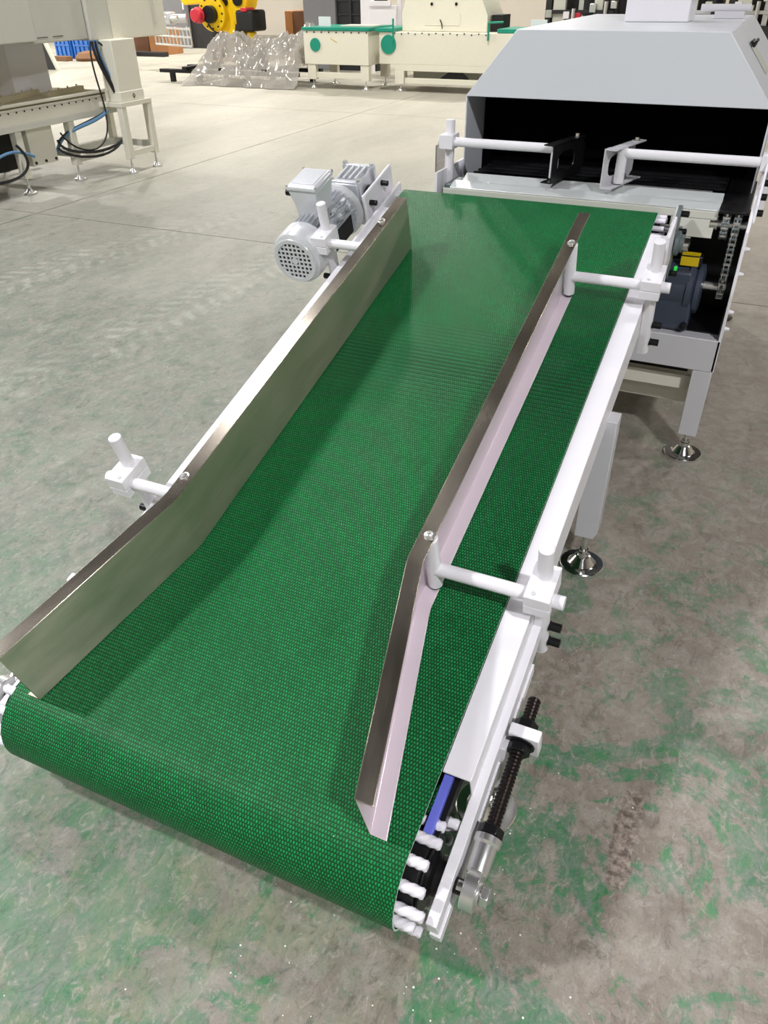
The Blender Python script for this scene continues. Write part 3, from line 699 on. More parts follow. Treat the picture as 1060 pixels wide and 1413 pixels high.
B().box(-1.10, -0.10, 2.921, 2.929, 0.862, 0.886).build('apron_lip', 'cabinet_grey', T, 0.001)
B().box(-0.098, -0.004, 2.90, 3.42, 0.888, 0.898).build('chain_cover', 'black_steel', T, 0.002)
# side frames
b = B(); b.prism([(0.0, 2.80, 0.367), (0.0, 4.55, 0.367), (0.0, 4.55, 0.95), (0.0, 2.92, 0.95), (0.0, 2.80, 0.86)], (0.010, 0, 0)); sp_ = b.build('side_panel', 'white_paint', T, 0.001)
for yy, zz in ((2.83, 0.80), (2.82, 0.72), (2.815, 0.59), (2.812, 0.53)):
    B().lathe([(0.008, 0), (0.008, 0.004), (0.005, 0.016), (0, 0.016)], (0.010, yy, zz), (1, 0, 0), 12).build('panel_bolt', 'white_paint', sp_)
b = B(); b.prism([(0.0101, 2.84, 0.88), (0.0101, 2.98, 0.86), (0.0101, 3.2, 1.02), (0.0101, 3.05, 1.04), (0.0101, 2.86, 0.93)], (0.008, 0, 0)); b.build('corner_plate', 'white_paint', T, 0.001)
for yy, zz in ((2.90, 0.90), (2.95, 0.94), (3.02, 0.97)):
    B().lathe([(0.011, 0), (0.011, 0.018), (0.006, 0.019), (0, 0.019)], (0.018, yy, zz), (1, 0, 0), 14).build('socket_bolt', 'black_steel', T)
B().box(-1.150, -1.140, 2.96, 4.55, 0.487, 0.93).build('side_panel', 'white_paint', T, 0.001)
B().box(-1.185, -1.180, 3.05, 3.16, 0.80, 1.01).build('side_shield', 'acrylic', T, 0.001)
# base tray, beams and legs
B().box(-1.145, 0.0105, 2.80, 4.55, 0.367, 0.487).build('base_tray', 'pale_grey_paint', T, 0.003)
B().box(-1.10, -0.06, 2.86, 2.88, 0.26, 0.315).build('cross_beam', 'cream_paint', T, 0.002)
B().box(-1.10, -0.06, 2.94, 2.98, 0.17, 0.366).build('cross_beam', 'cream_paint', T, 0.002)
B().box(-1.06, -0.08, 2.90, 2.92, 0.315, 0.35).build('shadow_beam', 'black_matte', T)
b = B(); b.box(-0.102, -0.094, 2.905, 2.912, 0.255, 0.262)
for xx in (-0.027, -1.105):
    for yy in (2.835, 4.42):
        l_ = B().box(xx - 0.034, xx + 0.034, yy - 0.033, yy + 0.033, 0.10, 0.367).build('leg', 'pale_grey_paint', T, 0.003)
        foot_parts(l_, xx, yy, 0.105, 0.070, 'chrome')
# interior rear of the drive bay
B().box(-1.13, -0.002, 3.16, 3.17, 0.487, 0.85).build('bay_backing', 'black_matte', T)
B().box(-0.30, -0.006, 2.86, 3.15, 0.4875, 0.492).build('tray_liner', 'black_steel', T)
# slate gear motor standing in the bay
b = B(); b.prism([(-0.265, 2.835, 0.492), (-0.115, 2.835, 0.492), (-0.115, 2.835, 0.56), (-0.135, 2.835, 0.70), (-0.235, 2.835, 0.70), (-0.265, 2.835, 0.66)], (0, 0.155, 0))
dm = b.build('drive_gearbox', 'slate_paint', T, 0.008, 3)
B().lathe([(0.070, 0), (0.092, 0.004), (0.092, 0.022), (0.080, 0.028), (0.086, 0.034), (0.086, 0.050), (0.060, 0.056)], (-0.150, 2.915, 0.625), (1, 0, 0), 40).build('gearbox_flange', 'slate_paint', dm, angle=30)
B().cyl((-0.24, 2.915, 0.625), (-0.15, 2.915, 0.625), 0.086, n=40).build('gearbox_barrel', 'slate_paint', dm)
B().cyl((-0.42, 2.93, 0.61), (-0.24, 2.93, 0.61), 0.075, n=40).build('motor_barrel', 'slate_paint', dm)
B().box(-0.19, -0.115, 2.88, 2.93, 0.705, 0.745).build('terminal_box', 'black_steel', dm, 0.004)
B().box(-0.185, -0.125, 2.876, 2.88, 0.712, 0.742).build('warning_label', 'yellow_label', dm)
B().box(-0.185, -0.125, 2.885, 2.925, 0.7455, 0.747).build('warning_label', 'yellow_label', dm)
B().lathe([(0.012, 0), (0.012, -0.02), (0.007, -0.021), (0, -0.021)], (-0.128, 2.835, 0.515), (0, 1, 0), 14).build('socket_bolt', 'black_steel', dm)
B().cyl((-0.10, 2.915, 0.640), (-0.02, 2.915, 0.640), 0.014, n=20).build('drive_shaft', 'zinc', dm)
def sprocket(cx_, y, z, r, teeth, name='sprocket'):
    b = B(); pts = []
    for k in range(teeth * 2):
        a = 2 * pi * k / (teeth * 2); rr = r if k % 2 else r - 0.007
        pts.append((cx_ - 0.003, y + rr * cos(a), z + rr * sin(a)))
    b.prism(pts, (0.006, 0, 0)); b.cyl((cx_ - 0.012, y, z), (cx_ + 0.012, y, z), r * 0.5, n=20)
    return b.build(name, 'zinc', T)
sprocket(-0.034, 2.915, 0.640, 0.038, 13); sprocket(-0.034, 2.945, 0.845, 0.046, 16); sprocket(-0.070, 2.945, 0.845, 0.046, 16)
B().cyl((-0.12, 2.945, 0.845), (-0.001, 2.945, 0.845), 0.013, n=20).build('top_shaft', 'zinc', T)
B().cyl((-0.12, 2.945, 0.845), (-0.095, 2.945, 0.845), 0.026, n=24).build('shaft_collar', 'chrome', T)
def chain(cx_, pathpts, step):
    # pathpts closed polyline in (y,z)
    L_ = [0]; n = len(pathpts)
    for k in range(n): a, c = pathpts[k], pathpts[(k + 1) % n]; L_.append(L_[-1] + sqrt((a[0] - c[0]) ** 2 + (a[1] - c[1]) ** 2))
    m = int(L_[-1] / step); out = []; base = []
    def at(d):
        d %= L_[-1]
        for k in range(n):
            if d <= L_[k + 1]:
                f = (d - L_[k]) / (L_[k + 1] - L_[k]); a, c = pathpts[k], pathpts[(k + 1) % n]; return (a[0] + (c[0] - a[0]) * f, a[1] + (c[1] - a[1]) * f)
    ch = B().cyl((cx_ - 0.002, *at(0)), (cx_ + 0.002, *at(0)), 0.004, n=8).build('drive_chain', 'dark_rod', T)
    st = L_[-1] / m; src = [None, None]
    for k in range(m):
        a = at(k * st); c = at((k + 1) * st); ang = math.atan2(c[1] - a[1], c[0] - a[0]); i = k % 2
        if src[i] is None:
            w_ = 0.0075 if i else 0.0105
            b = MB(); l2 = st / 2
            for sx in (-1, 1):
                b.prism([(sx * w_ - 0.001, -l2 - 0.003, -0.004), (sx * w_ - 0.001, -l2 - 0.003, 0.004), (sx * w_ - 0.001, 0, 0.0062), (sx * w_ - 0.001, l2 + 0.003, 0.004), (sx * w_ - 0.001, l2 + 0.003, -0.004), (sx * w_ - 0.001, 0, -0.0062)], (0.002, 0, 0))
            b.cyl((-0.012, -l2, 0), (0.012, -l2, 0), 0.0048, n=8)
            o = b.build('chain_link', 'zinc' if i else 'grey_bearing', ch); me = o.data
            me.transform(Matrix.Translation((0, 0, min(v[2] for v in b.v)))); src[i] = me
        else:
            o = bpy.data.objects.new('chain_link', src[i]); COL.objects.link(o); o.parent = ch
        o.location = Vector((cx_, (a[0] + c[0]) / 2, (a[1] + c[1]) / 2)) - worg(ch); o.rotation_euler = (ang, 0, 0)
def loop(y0, z0, r0, y1, z1, r1):
    d = Vector((y1 - y0, z1 - z0)); a0 = math.atan2(d.y, d.x); out = []
    for k in range(13): a = a0 + pi / 2 + pi * k / 12; out.append((y0 + r0 * cos(a), z0 + r0 * sin(a)))
    for k in range(13): a = a0 - pi / 2 + pi * k / 12; out.append((y1 + r1 * cos(a), z1 + r1 * sin(a)))
    return out
chain(-0.034, loop(2.915, 0.640, 0.036, 2.945, 0.845, 0.044), 0.0165)
chain(-0.070, loop(2.945, 0.845, 0.044, 3.10, 0.80, 0.04), 0.0165)
# infeed guide posts and bars
def tpost(x, y, z0, z1):
    b = B(); b.cyl((x, y, z0), (x, y, z1), 0.018, n=28); return b.build('infeed_post', 'white_paint', T, 0.002)
pl = tpost(-1.138, 3.085, 0.855, 1.100); pr = tpost(0.020, 3.085, 0.860, 1.105)
for par, x in ((pl, -1.138), (pr, 0.020)):
    b = B(); b.box(x - 0.028, x + 0.028, 3.035, 3.112, 1.000, 1.052); b.build('clamp_block', 'white_paint', par, 0.003)
    B().cyl((x - 0.036, 3.06, 1.026), (x - 0.026, 3.06, 1.026), 0.017, n=16).build('clamp_knob', 'white_paint', par)
B().cyl((-1.165, 3.058, 1.026), (-0.690, 3.058, 1.026), 0.0165, n=28).build('cross_bar', 'white_paint', pl, 0.001)
B().cyl((-0.468, 3.058, 1.026), (0.035, 3.058, 1.026), 0.0165, n=28).build('cross_bar', 'white_paint', pr, 0.001)
def infeed_guide(xn, yn, xf, yf, sgn, m):
    # sheet web with an oblong opening, flanges top and bottom
    d = Vector((xf - xn, yf - yn, 0)); ln = d.length; d.normalize(); nrm = Vector((d.y, -d.x, 0)) * sgn
    z0, z1 = 0.917, 1.048; b = B(); t = 0.004
    def Pp(a, z, off=0): p = Vector((xn, yn, 0)) + d * a + nrm * off; return (p.x, p.y, z)
    # outer rectangle points and slot points, bridged
    K = 24; cxs, czs = ln * 0.42, (z0 + z1) / 2; hw, hh = ln * 0.26, 0.036
    outer = []; inner = []
    for k in range(K):
        a = 2 * pi * k / K; ca, sa = cos(a), sin(a)
        f = min((ln - cxs if ca > 0 else cxs) / max(abs(ca), 1e-6), (z1 - z0) / 2 / max(abs(sa), 1e-6)); outer.append((cxs + ca * f, czs + sa * f))
        inner.append((cxs + hw * (abs(ca) ** 0.6) * (1 if ca > 0 else -1), czs + hh * (abs(sa) ** 0.6) * (1 if sa > 0 else -1)))
    b.ringset([[Pp(*outer[k]), Pp(*inner[k]), Pp(inner[k][0], inner[k][1], t), Pp(outer[k][0], outer[k][1], t)] for k in range(K)], close=True)
    for z in (z0, z1 - t):
        b.prism([Pp(0, z), Pp(ln, z), Pp(ln, z, 0.042), Pp(0, z, 0.042)], (0, 0, t))
    g = b.build('infeed_guide', m, T)
    q = Pp(ln * 0.86, z1, 0.02)
    B().lathe([(0.013, 0), (0.013, 0.002), (0.009, 0.003), (0.008, 0.012), (0, 0.012)], q, (0, 0, 1), 16).build('cap_screw', 'chrome', g)
    return g
infeed_guide(-0.700, 2.985, -0.640, 3.235, -1, 'black_steel')
infeed_guide(-0.520, 2.985, -0.455, 3.235, 1, 'pale_grey_paint')
B().cyl((-0.468, 3.058, 0.925), (-0.468, 3.058, 1.044), 0.018, n=24).build('guide_stub', 'white_paint', pr, 0.001)
B().cyl((-0.712, 3.058, 0.925), (-0.712, 3.058, 1.044), 0.015, n=24).build('guide_stub', 'white_paint', pl, 0.001)
# flue box on the hood
b = B(); b.box(-0.655, -0.405, 3.78, 3.98, 1.3915, 1.485); fl = b.build('flue_box', 'white_paint', T, 0.004)
b = B(); b.box(-0.560, -0.400, 3.82, 4.00, 1.486, 1.70); b.build('flue_duct', 'white_paint', T, 0.01)
B().cyl((-0.40, 4.15, 1.43), (-0.20, 4.15, 1.43), 0.014, n=16).build('rear_bar', 'white_paint', T)
B().box(-0.34, -0.22, 4.13, 4.17, 1.3915, 1.418).build('bar_stand', 'white_paint', T, 0.002)
# latch hardware on the right chamfer
slope = math.atan2(1.391 - 1.168, -0.2 + 0.012)
Mh = Matrix.Translation((-0.106, 3.62, 1.2795)) @ Matrix.Rotation(-(pi - slope), 4, 'Y') 
Mh = Matrix.Translation((-0.106, 3.60, 1.2795)) @ Matrix.Rotation(math.atan2(0.223, 0.188), 4, 'Y')
b = MB(Mh); b.box(-0.055, 0.055, -0.02, 0.14, 0.001, 0.006); b.build('hood_hatch', 'cabinet_grey', T, 0.001)
for dy in (0.0, 0.05, 0.10):
    b = MB(Mh); b.box(-0.075, -0.050, dy - .010, dy + .022, 0.006, 0.014); b.cyl((-0.062, dy, .014), (-0.062, dy, .026), 0.006, n=10); b.cyl((-0.062, dy + .018, .014), (-0.062, dy + .018, .026), 0.006, n=10)
    b.build('hinge', 'black_steel', T)

# ------------------------------------------------------------------ gantry machine on the left
GMx = thing('gantry_machine', (-6.2, 5.9, 0), 'pale grey gantry machine with bench, cable loops and hanging cabinets at the upper left', 'machine')
XF = -5.86
B().box(-7.0, XF, 3.4, 6.50, 0.655, 0.675).build('bench_top', 'cream_paint', GMx, 0.003)
B().box(-6.95, XF - .03, 3.4, 6.48, 0.676, 0.690).build('bench_mat', 'pale_wood', GMx, 0.002)
B().box(XF - 0.03, XF + 0.012, 3.4, 6.52, 0.690, 0.712).build('edge_profile', 'cream_paint', GMx, 0.003)
B().box(XF - 0.03, XF - 0.002, 3.4, 6.46, 0.555, 0.654).build('front_apron', 'cream_paint', GMx, 0.002)
B().box(XF - 0.05, XF + 0.004, 3.4, 6.50, 0.505, 0.554).build('front_rail', 'cabinet_grey', GMx, 0.002)
for k in range(34):
    yy = 3.5 + k * 0.088
    B().lathe([(0.007, 0), (0.007, 0.006), (0, 0.008)], (XF - 0.002, yy, 0.647), (1, 0, 0), 10).build('rail_bolt', 'black_steel', GMx)
for yy in (4.05, 5.23, 5.86):
    for xx in (XF - 0.045, -6.9):
        l_ = B().box(xx - 0.035, xx + 0.035, yy - 0.035, yy + 0.035, 0.13, 0.504).build('leg', 'cream_paint', GMx, 0.003); foot_parts(l_, xx, yy, 0.135, 0.055, 'zinc')
B().box(-6.9, XF - 0.08, 5.84, 5.88, 0.20, 0.25).build('cross_beam', 'cabinet_grey', GMx, 0.002)
B().box(XF - 0.065, XF - 0.025, 5.90, 6.22, 0.15, 0.20).build('lower_rail', 'cream_paint', GMx, 0.002)
B().box(-6.92, -6.88, 4.1, 6.3, 0.20, 0.26).build('lower_rail', 'cabinet_grey', GMx, 0.002)
B().box(XF - 0.16, XF - 0.06, 5.36, 5.66, 0.20, 0.56).build('control_box', 'cream_paint', GMx, 0.004)
for yy in (5.39, 5.51, 5.63): B().cyl((XF - 0.06, yy, 0.225), (XF - 0.052, yy, 0.225), 0.012, n=12).build('box_lock', 'black_steel', GMx)
B().box(-6.75, XF - 0.20, 4.3, 5.35, 0.18, 0.50).build('dark_unit', 'black_matte', GMx, 0.01)
# strips lying on the bench
for (x0_, y0_, x1_, y1_, wd, zz, mt) in ((-6.15, 5.35, -6.35, 6.00, 0.05, 0.72, 'pale_wood'), (-6.10, 5.85, -6.20, 6.42, 0.06, 0.715, 'pale_wood'), (-6.1, 4.7, -6.3, 5.25, 0.05, 0.745, 'cabinet_grey')):
    d = Vector((x1_ - x0_, y1_ - y0_, 0)); l = d.length; a = math.degrees(math.atan2(d.y, d.x))
    b = MB(xform((x0_, y0_, 0), a)); b.box(0, l, -wd / 2, wd / 2, zz - .03, zz + 0.012)
    for k in range(4): b.cyl((l * (k + .5) / 4, 0, zz + .012), (l * (k + .5) / 4, 0, zz + .03), 0.008, n=8)
    b.build('bench_strip', mt, GMx, 0.001)
# right pedestal and column
YA, YB = 6.27, 6.65
for xx in (-5.63,):
    for yy in (YA + .02, YB + .01):
        l_ = B().box(xx - 0.032, xx + 0.032, yy - 0.032, yy + 0.032, 0.13, 0.575).build('leg', 'cream_paint', GMx, 0.003); foot_parts(l_, xx, yy, 0.135, 0.05, 'zinc')
    B().box(xx - 0.028, xx + 0.028, YA + .055, YB - .025, 0.15, 0.20).build('lower_rail', 'cream_paint', GMx, 0.002)
    B().box(-6.13, -6.07, 5.9, YB, 0.19, 0.25).build('lower_rail', 'cabinet_grey', GMx, 0.002)
    B().box(-6.13, -6.07, YB - .06, YB, 0.25, 0.575).build('rear_post', 'cream_paint', GMx, 0.002)
    B().box(-6.13, xx - .03, YB - .05, YB, 0.19, 0.25).build('lower_rail', 'cabinet_grey', GMx, 0.002)
B().box(-6.13, -5.595, YA - .015, YB + .045, 0.576, 0.615).build('pedestal_top', 'cream_paint', GMx, 0.003)
B().box(-5.80, -5.625, YA + .035, YB - .025, 0.616, 1.115).build('column', 'machine_cream', GMx, 0.006)
B().box(-5.808, -5.618, YA + .03, YB - .02, 0.616, 0.70).build('column_foot', 'machine_cream', GMx, 0.004)
B().box(-6.75, -6.35, 5.75, 6.20, 0.69, 1.125).build('column', 'white_paint', GMx, 0.006)
# lozenge mark on the column foot
b = B(); b.tube([(-5.616, 6.48, 0.655 + .018), (-5.616, 6.496, 0.655), (-5.616, 6.48, 0.655 - .018), (-5.616, 6.464, 0.655)], 0.0035, 6, close=True); b.build('lozenge_mark', 'black_steel', GMx)
# hanging cabinets
B().box(-7.3, -5.74, 4.1, 5.56, 1.145, 2.3).build('cabinet', 'cabinet_grey', GMx, 0.008)
B().box(-7.3, -5.80, 5.57, 6.22, 1.125, 2.3).build('cabinet', 'cabinet_grey', GMx, 0.008)
B().box(-7.3, -5.76, 6.23, 6.50, 1.112, 2.3).build('cabinet', 'cabinet_grey', GMx, 0.008)
B().box(-7.3, -5.76, 6.505, 7.30, 1.105, 2.3).build('cabinet', 'machine_cream', GMx, 0.008)
B().box(-5.759, -5.752, 7.12, 7.14, 1.20, 1.5).build('door_rod', 'cabinet_grey', GMx, 0.002)
for yy in (5.62, 5.80): B().box(-5.7995, -5.797, yy, yy + 0.12, 1.165, 1.169).build('seam_line', 'black_matte', GMx)
# cables dropping from the cabinet
def bez(p, n=28):
    p = [Vector(q) for q in p]; out = []
    for i in range(n + 1):
        t = i / n; q = list(p)
        while len(q) > 1: q = [q[k].lerp(q[k + 1], t) for k in range(len(q) - 1)]
        out.append(q[0])
    return out
cab = [([(-5.75, 6.20, 1.11), (-5.72, 6.15, 0.9), (-5.70, 6.40, 0.70), (-5.66, 6.22, 0.62), (-5.62, 6.75, 0.15), (-5.70, 6.3, 0.16), (-5.84, 5.6, 0.20), (-5.94, 5.72, 0.36)], 0.013, 'cable_black'),
       ([(-5.75, 6.24, 1.11), (-5.73, 6.20, 0.9), (-5.68, 6.36, 0.72), (-5.66, 6.30, 0.60), (-5.62, 6.65, 0.12), (-5.72, 6.2, 0.10), (-5.84, 5.7, 0.18), (-5.94, 5.70, 0.30)], 0.011, 'cable_black'),
       ([(-5.75, 6.18, 1.11), (-5.76, 6.10, 0.9), (-5.74, 6.20, 0.62), (-5.72, 6.30, 0.40), (-5.72, 6.2, 0.08), (-5.84, 5.80, 0.20), (-5.92, 5.75, 0.42)], 0.008, 'cable_black'),
       ([(-5.75, 6.26, 1.11), (-5.73, 6.24, 0.95), (-5.70, 6.34, 0.80), (-5.70, 6.34, 0.66)], 0.010, 'cable_blue'),
       ([(-5.74, 6.22, 0.55), (-5.80, 6.0, 0.42), (-5.92, 5.78, 0.48), (-5.96, 5.70, 0.26)], 0.016, 'cable_blue'),
       ([(-5.76, 6.20, 0.54), (-5.82, 6.0, 0.46), (-5.90, 5.82, 0.45), (-5.94, 5.72, 0.34)], 0.012, 'cable_black'),
       ([(-5.78, 5.10, 0.42), (-5.82, 5.35, 0.20), (-5.85, 5.1, 0.10), (-5.95, 4.8, 0.16)], 0.012, 'cable_black'),
       ([(-5.75, 6.28, 1.10), (-5.70, 6.35, 1.02), (-5.72, 6.46, 1.03), (-5.74, 6.44, 1.10)], 0.009, 'cable_black'),
       ([(-5.82, 5.3, 0.30), (-5.86, 5.1, 0.42), (-5.84, 4.9, 0.36), (-5.9, 4.7, 0.2)], 0.012, 'cable_blue')]
for p, r, m_ in cab: B().tube(bez(p), r, 8).build('cable', m_, GMx)

# ------------------------------------------------------------------ cream machines with teal trim (back)
def green_box(x0_, x1_, y0_, label):
    t = thing('feed_table', ((x0_ + x1_) / 2, y0_ + .4, 0), label, 'machine')
    B().box(x0_, x1_, y0_, y0_ + 0.9, 0.365, 0.845).build('body', 'machine_cream', t, 0.006)
    B().box(x0_ - .02, x1_ + .02, y0_ - .015, y0_ + 0.92, 0.850, 0.895).build('teal_top', 'teal_paint', t, 0.004)
    return t
GF = 13.05
t = green_box(-7.49, -6.29, GF, 'low cream feed table with teal rim and teal disc, left of the larger one')
for xx in (-7.37, -6.37):
    for yy in (GF + .06, GF + .84):
        l_ = B().box(xx - 0.075, xx + 0.075, yy - .05, yy + .05, 0.14, 0.364).build('leg', 'machine_cream', t, 0.004); foot_parts(l_, xx, yy, 0.145, 0.08, 'zinc')
B().box(-7.295, -6.445, GF + 0.03, GF + 0.09, 0.16, 0.25).build('cross_beam', 'machine_cream', t, 0.004)
b = B(); b.cyl((-7.27, GF - 0.012, 0.645), (-7.27, GF, 0.645), 0.098, n=32); b.build('teal_disc', 'teal_paint', t, 0.003)
for k in range(9): B().cyl((-7.42 + k * 0.138, GF - 0.008, 0.825), (-7.42 + k * 0.138, GF, 0.825), 0.012, n=8).build('rim_bolt', 'black_steel', t)
MBk = B(); MBk.tube([(-6.98, GF - .002, 0.745), (-6.86, GF - .002, 0.685)], 0.004, 6).build('yellow_scratch', 'yellow_label', t)
B().box(-7.35, -7.13, GF + .3, GF + .32, 0.896, 1.03).build('paper_card', 'white_paint', t)
B().box(-6.9, -6.3, GF + .2, GF + .6, 0.896, 0.915).build('loading_plate', 'cabinet_grey', t, 0.003)
B().cyl((-7.37, GF + .05, 0.896), (-7.37, GF + .05, 0.95), 0.022, n=14).build('rim_knob', 'zinc', t)
t2 = thing('case_sealer', (-4.6, GF + .8, 0), 'large cream machine with sloped cover, teal disc and teal rail behind the hood', 'machine')
B().box(-6.14, -3.3, GF + .1, GF + 1.2, 0.39, 0.835).build('body', 'machine_cream', t2, 0.006)
B().prism([(-5.92, GF + .1, 0.39), (-3.3, GF + .1, 0.39), (-3.3, GF + .1, 0.30), (-5.84, GF + .1, 0.30)], (0, 1.0, 0)).build('lower_skirt', 'machine_cream', t2, 0.004)
B().box(-5.86, -5.70, GF + .1, GF + .25, 0.11, 0.30).build('leg', 'machine_cream', t2, 0.004)
B().box(-3.9, -3.75, GF + .1, GF + .25, 0.11, 0.30).build('leg', 'machine_cream', t2, 0.004)
foot_parts(t2, -5.78, GF + .17, 0.115, 0.08, 'zinc'); foot_parts(t2, -3.82, GF + .17, 0.115, 0.08, 'zinc')
B().box(-5.69, -3.91, GF + .11, GF + .2, 0.12, 0.20).build('cross_beam', 'machine_cream', t2, 0.004)
B().box(-5.7, -3.8, GF + .5, GF + .52, 0.11, 0.30).build('rear_skirt', 'cabinet_grey', t2, 0.002)
B().prism([(-5.10, GF + .19, 0.20), (-4.60, GF + .19, 0.20), (-4.72, GF + .19, 0.295), (-4.95, GF + .19, 0.295)], (0, 0.02, 0)).build('belly_gap', 'black_matte', t2)
B().prism([(-5.84, GF + .35, 0.836), (-5.84, GF + .35, 1.10), (-5.74, GF + .35, 1.35), (-4.55, GF + .35, 1.35), (-4.40, GF + .35, 1.06), (-4.40, GF + .35, 0.836)], (0, 0.8, 0)).build('sloped_cover', 'machine_cream', t2, 0.01)
B().box(-5.45, -4.85, GF + .344, GF + .349, 0.92, 1.08).build('cover_hatch', 'machine_cream', t2, 0.002)
B().tube([(-5.18, GF + .335, 1.0), (-5.15, GF + .335, 0.94), (-5.14, GF + .335, 0.88)], 0.008, 6).build('hatch_handle', 'black_steel', t2)
for xx in (-5.33, -4.92): B().cyl((xx, GF + .338, 1.205), (xx, GF + .348, 1.205), 0.022, n=12).build('cover_knob', 'black_steel', t2)
for k in range(14): B().cyl((-5.86 + k * 0.118, GF + .095, 0.825 - .014 * (k % 2)), (-5.86 + k * 0.118, GF + .1, 0.825 - .014 * (k % 2)), 0.011, n=8).build('rim_bolt', 'black_steel', t2)
B().cyl((-5.97, GF + .086, 0.665), (-5.97, GF + .099, 0.665), 0.135, n=36).build('teal_disc', 'teal_paint', t2, 0.003)
B().box(-6.20, -5.90, GF + .08, GF + 1.0, 0.84, 0.885).build('teal_rail', 'teal_paint', t2, 0.003)
B().box(-5.885, -5.86, GF + .05, GF + .075, 0.72, 1.02).build('teal_stop', 'teal_paint', t2, 0.002)
B().box(-4.38, -4.20, GF + .5, GF + .9, 0.836, 1.06).build('dark_opening', 'black_matte', t2)
B().box(-4.17, -3.2, GF + .15, GF + .9, 0.84, 0.89).build('teal_rail', 'teal_paint', t2, 0.003)
B().box(-4.30, -4.275, GF + .07, GF + .095, 0.74, 0.98).build('teal_stop', 'teal_paint', t2, 0.002)
B().cyl((-4.29, GF + .06, 0.975), (-4.05, GF + .06, 0.985), 0.014, n=8).build('teal_lever', 'teal_paint', t2)
B().box(-3.75, -3.5, GF + .5, GF + .55, 0.891, 1.0).build('paper_card', 'white_paint', t2)

# ------------------------------------------------------------------ robot
RX = lambda px: -10.88 + (px - 325) * 0.0177
RZ = lambda py: 0.30 + (70 - py) * 0.0131
RB = thing('robot_arm', (RX(335), 16.2, 0), 'yellow industrial robot arm with black motor, red end cap and silver wire gripper', 'robot')
yr = 16.0
b = B(); b.cyl((RX(335), yr + .35, 0.0), (RX(335), yr + .35, RZ(66)), 0.34, n=32); b.build('pedestal', 'black_matte', RB, 0.01)
b = B(); b.lathe([(0.44, 0), (0.44, 0.05), (0.40, 0.08), (0.40, 0.13), (0.30, 0.17)], (RX(330), yr + .35, RZ(66)), (0, 0, 1), 36); b.build('base_ring', 'robot_yellow', RB)
pts = [(308, 66), (299, 48), (290, 34), (284, 14), (292, 2), (300, -8), (330, -30), (352, -28), (342, 10), (332, 30), (336, 48), (346, 60), (356, 66)]
b = B(); b.prism([(RX(p), yr + .12, RZ(q)) for p, q in pts], (0, 0.42, 0)); b.build('shoulder_casting', 'robot_yellow', RB, 0.03, 3)
b = B(); b.cyl((RX(297), yr - .02, RZ(19)), (RX(297), yr + .20, RZ(19)), 0.33, n=40); b.build('joint_disc', 'robot_yellow', RB, 0.02)
for k in range(12):
    a = 2 * pi * k / 12; B().cyl((RX(297) + .27 * cos(a), yr - .035, RZ(19) + .27 * sin(a)), (RX(297) + .27 * cos(a), yr - .02, RZ(19) + .27 * sin(a)), 0.018, n=8).build('joint_bolt', 'black_steel', RB)
b = B(); b.cyl((RX(297), yr - .16, RZ(20)), (RX(297), yr - .02, RZ(20)), 0.16, n=28); b.build('motor_collar', 'black_steel', RB, 0.01)
b = B(); b.lathe([(0.10, 0), (0.13, 0.03), (0.13, 0.12), (0.15, 0.14), (0.15, 0.16)], (RX(284), yr - .32, RZ(21)), (0, 1, 0), 24); b.build('red_end_cap', 'signal_red', RB)
b = B(); b.box(RX(333), RX(358), yr - .10, yr + .42, RZ(43), RZ(14)); b.build('black_motor', 'black_matte', RB, 0.05, 3)
b = B(); b.box(RX(342), RX(350), yr - .12, yr + .2, RZ(16), RZ(11)); b.build('red_plug', 'signal_red', RB, 0.01)
b = B(); b.cyl((RX(347), yr + .1, RZ(56)), (RX(347), yr + .1, RZ(44)), 0.10, n=20); b.build('yellow_boss', 'robot_yellow', RB, 0.01)
b = B(); b.tube([(RX(p), yr + .05, RZ(q)) for p, q in ((330, 34), (328, 44), (334, 52), (341, 56))], 0.05, 10); b.build('cable_hose', 'black_matte', RB)
b = B(); b.prism([(RX(p), yr + .0, RZ(q)) for p, q in ((250, -4), (256, 8), (284, 6), (300, 4), (310, -20), (270, -24))], (0, 0.35, 0)); b.build('forearm', 'robot_yellow', RB, 0.03, 3)
b = B(); b.tube([(RX(p), yr - .06, RZ(q)) for p, q in ((292, 33), (296, 40), (304, 46), (312, 44))], 0.018, 8); b.build('cable', 'black_steel', RB)
for (p, q, r_) in ((313, 4, .07), (331, 1, .11)): B().cyl((RX(p), yr + .08, RZ(q)), (RX(p), yr + .12, RZ(q)), r_, n=20).build('port_cover', 'black_steel', RB)
G2 = RB
yg = 15.2
RXg = lambda px: RX(px) + 0.02 * 0
for q in (35, 46, 58): B().cyl((RX(243), yg, RZ(q)), (RX(296), yg, RZ(q + 3)), 0.022, n=8).build('frame_bar', 'zinc', G2)
for k in range(11):
    p = 243 + k * 5.2; B().cyl((RX(p), yg + .03 * (k % 2), RZ(34 + (k % 3))), (RX(p + 1), yg, RZ(60)), 0.016, n=8).build('tine', 'zinc', G2)
b = B(); b.tube([(RX(p), yg, RZ(q)) for p, q in ((232, 34), (230, 28), (236, 25), (262, 24), (280, 22))], 0.035, 8); b.build('tool_pipe', 'zinc', G2)
B().box(RX(256), RX(270), yg - .05, yg + .2, RZ(32), RZ(15)).build('valve_block', 'cast_aluminium', G2, 0.03)
B().cyl((RX(262), yg, RZ(24)), (RX(284), yg + .2, RZ(24)), 0.08, n=14).build('tool_arm', 'cast_aluminium', G2)

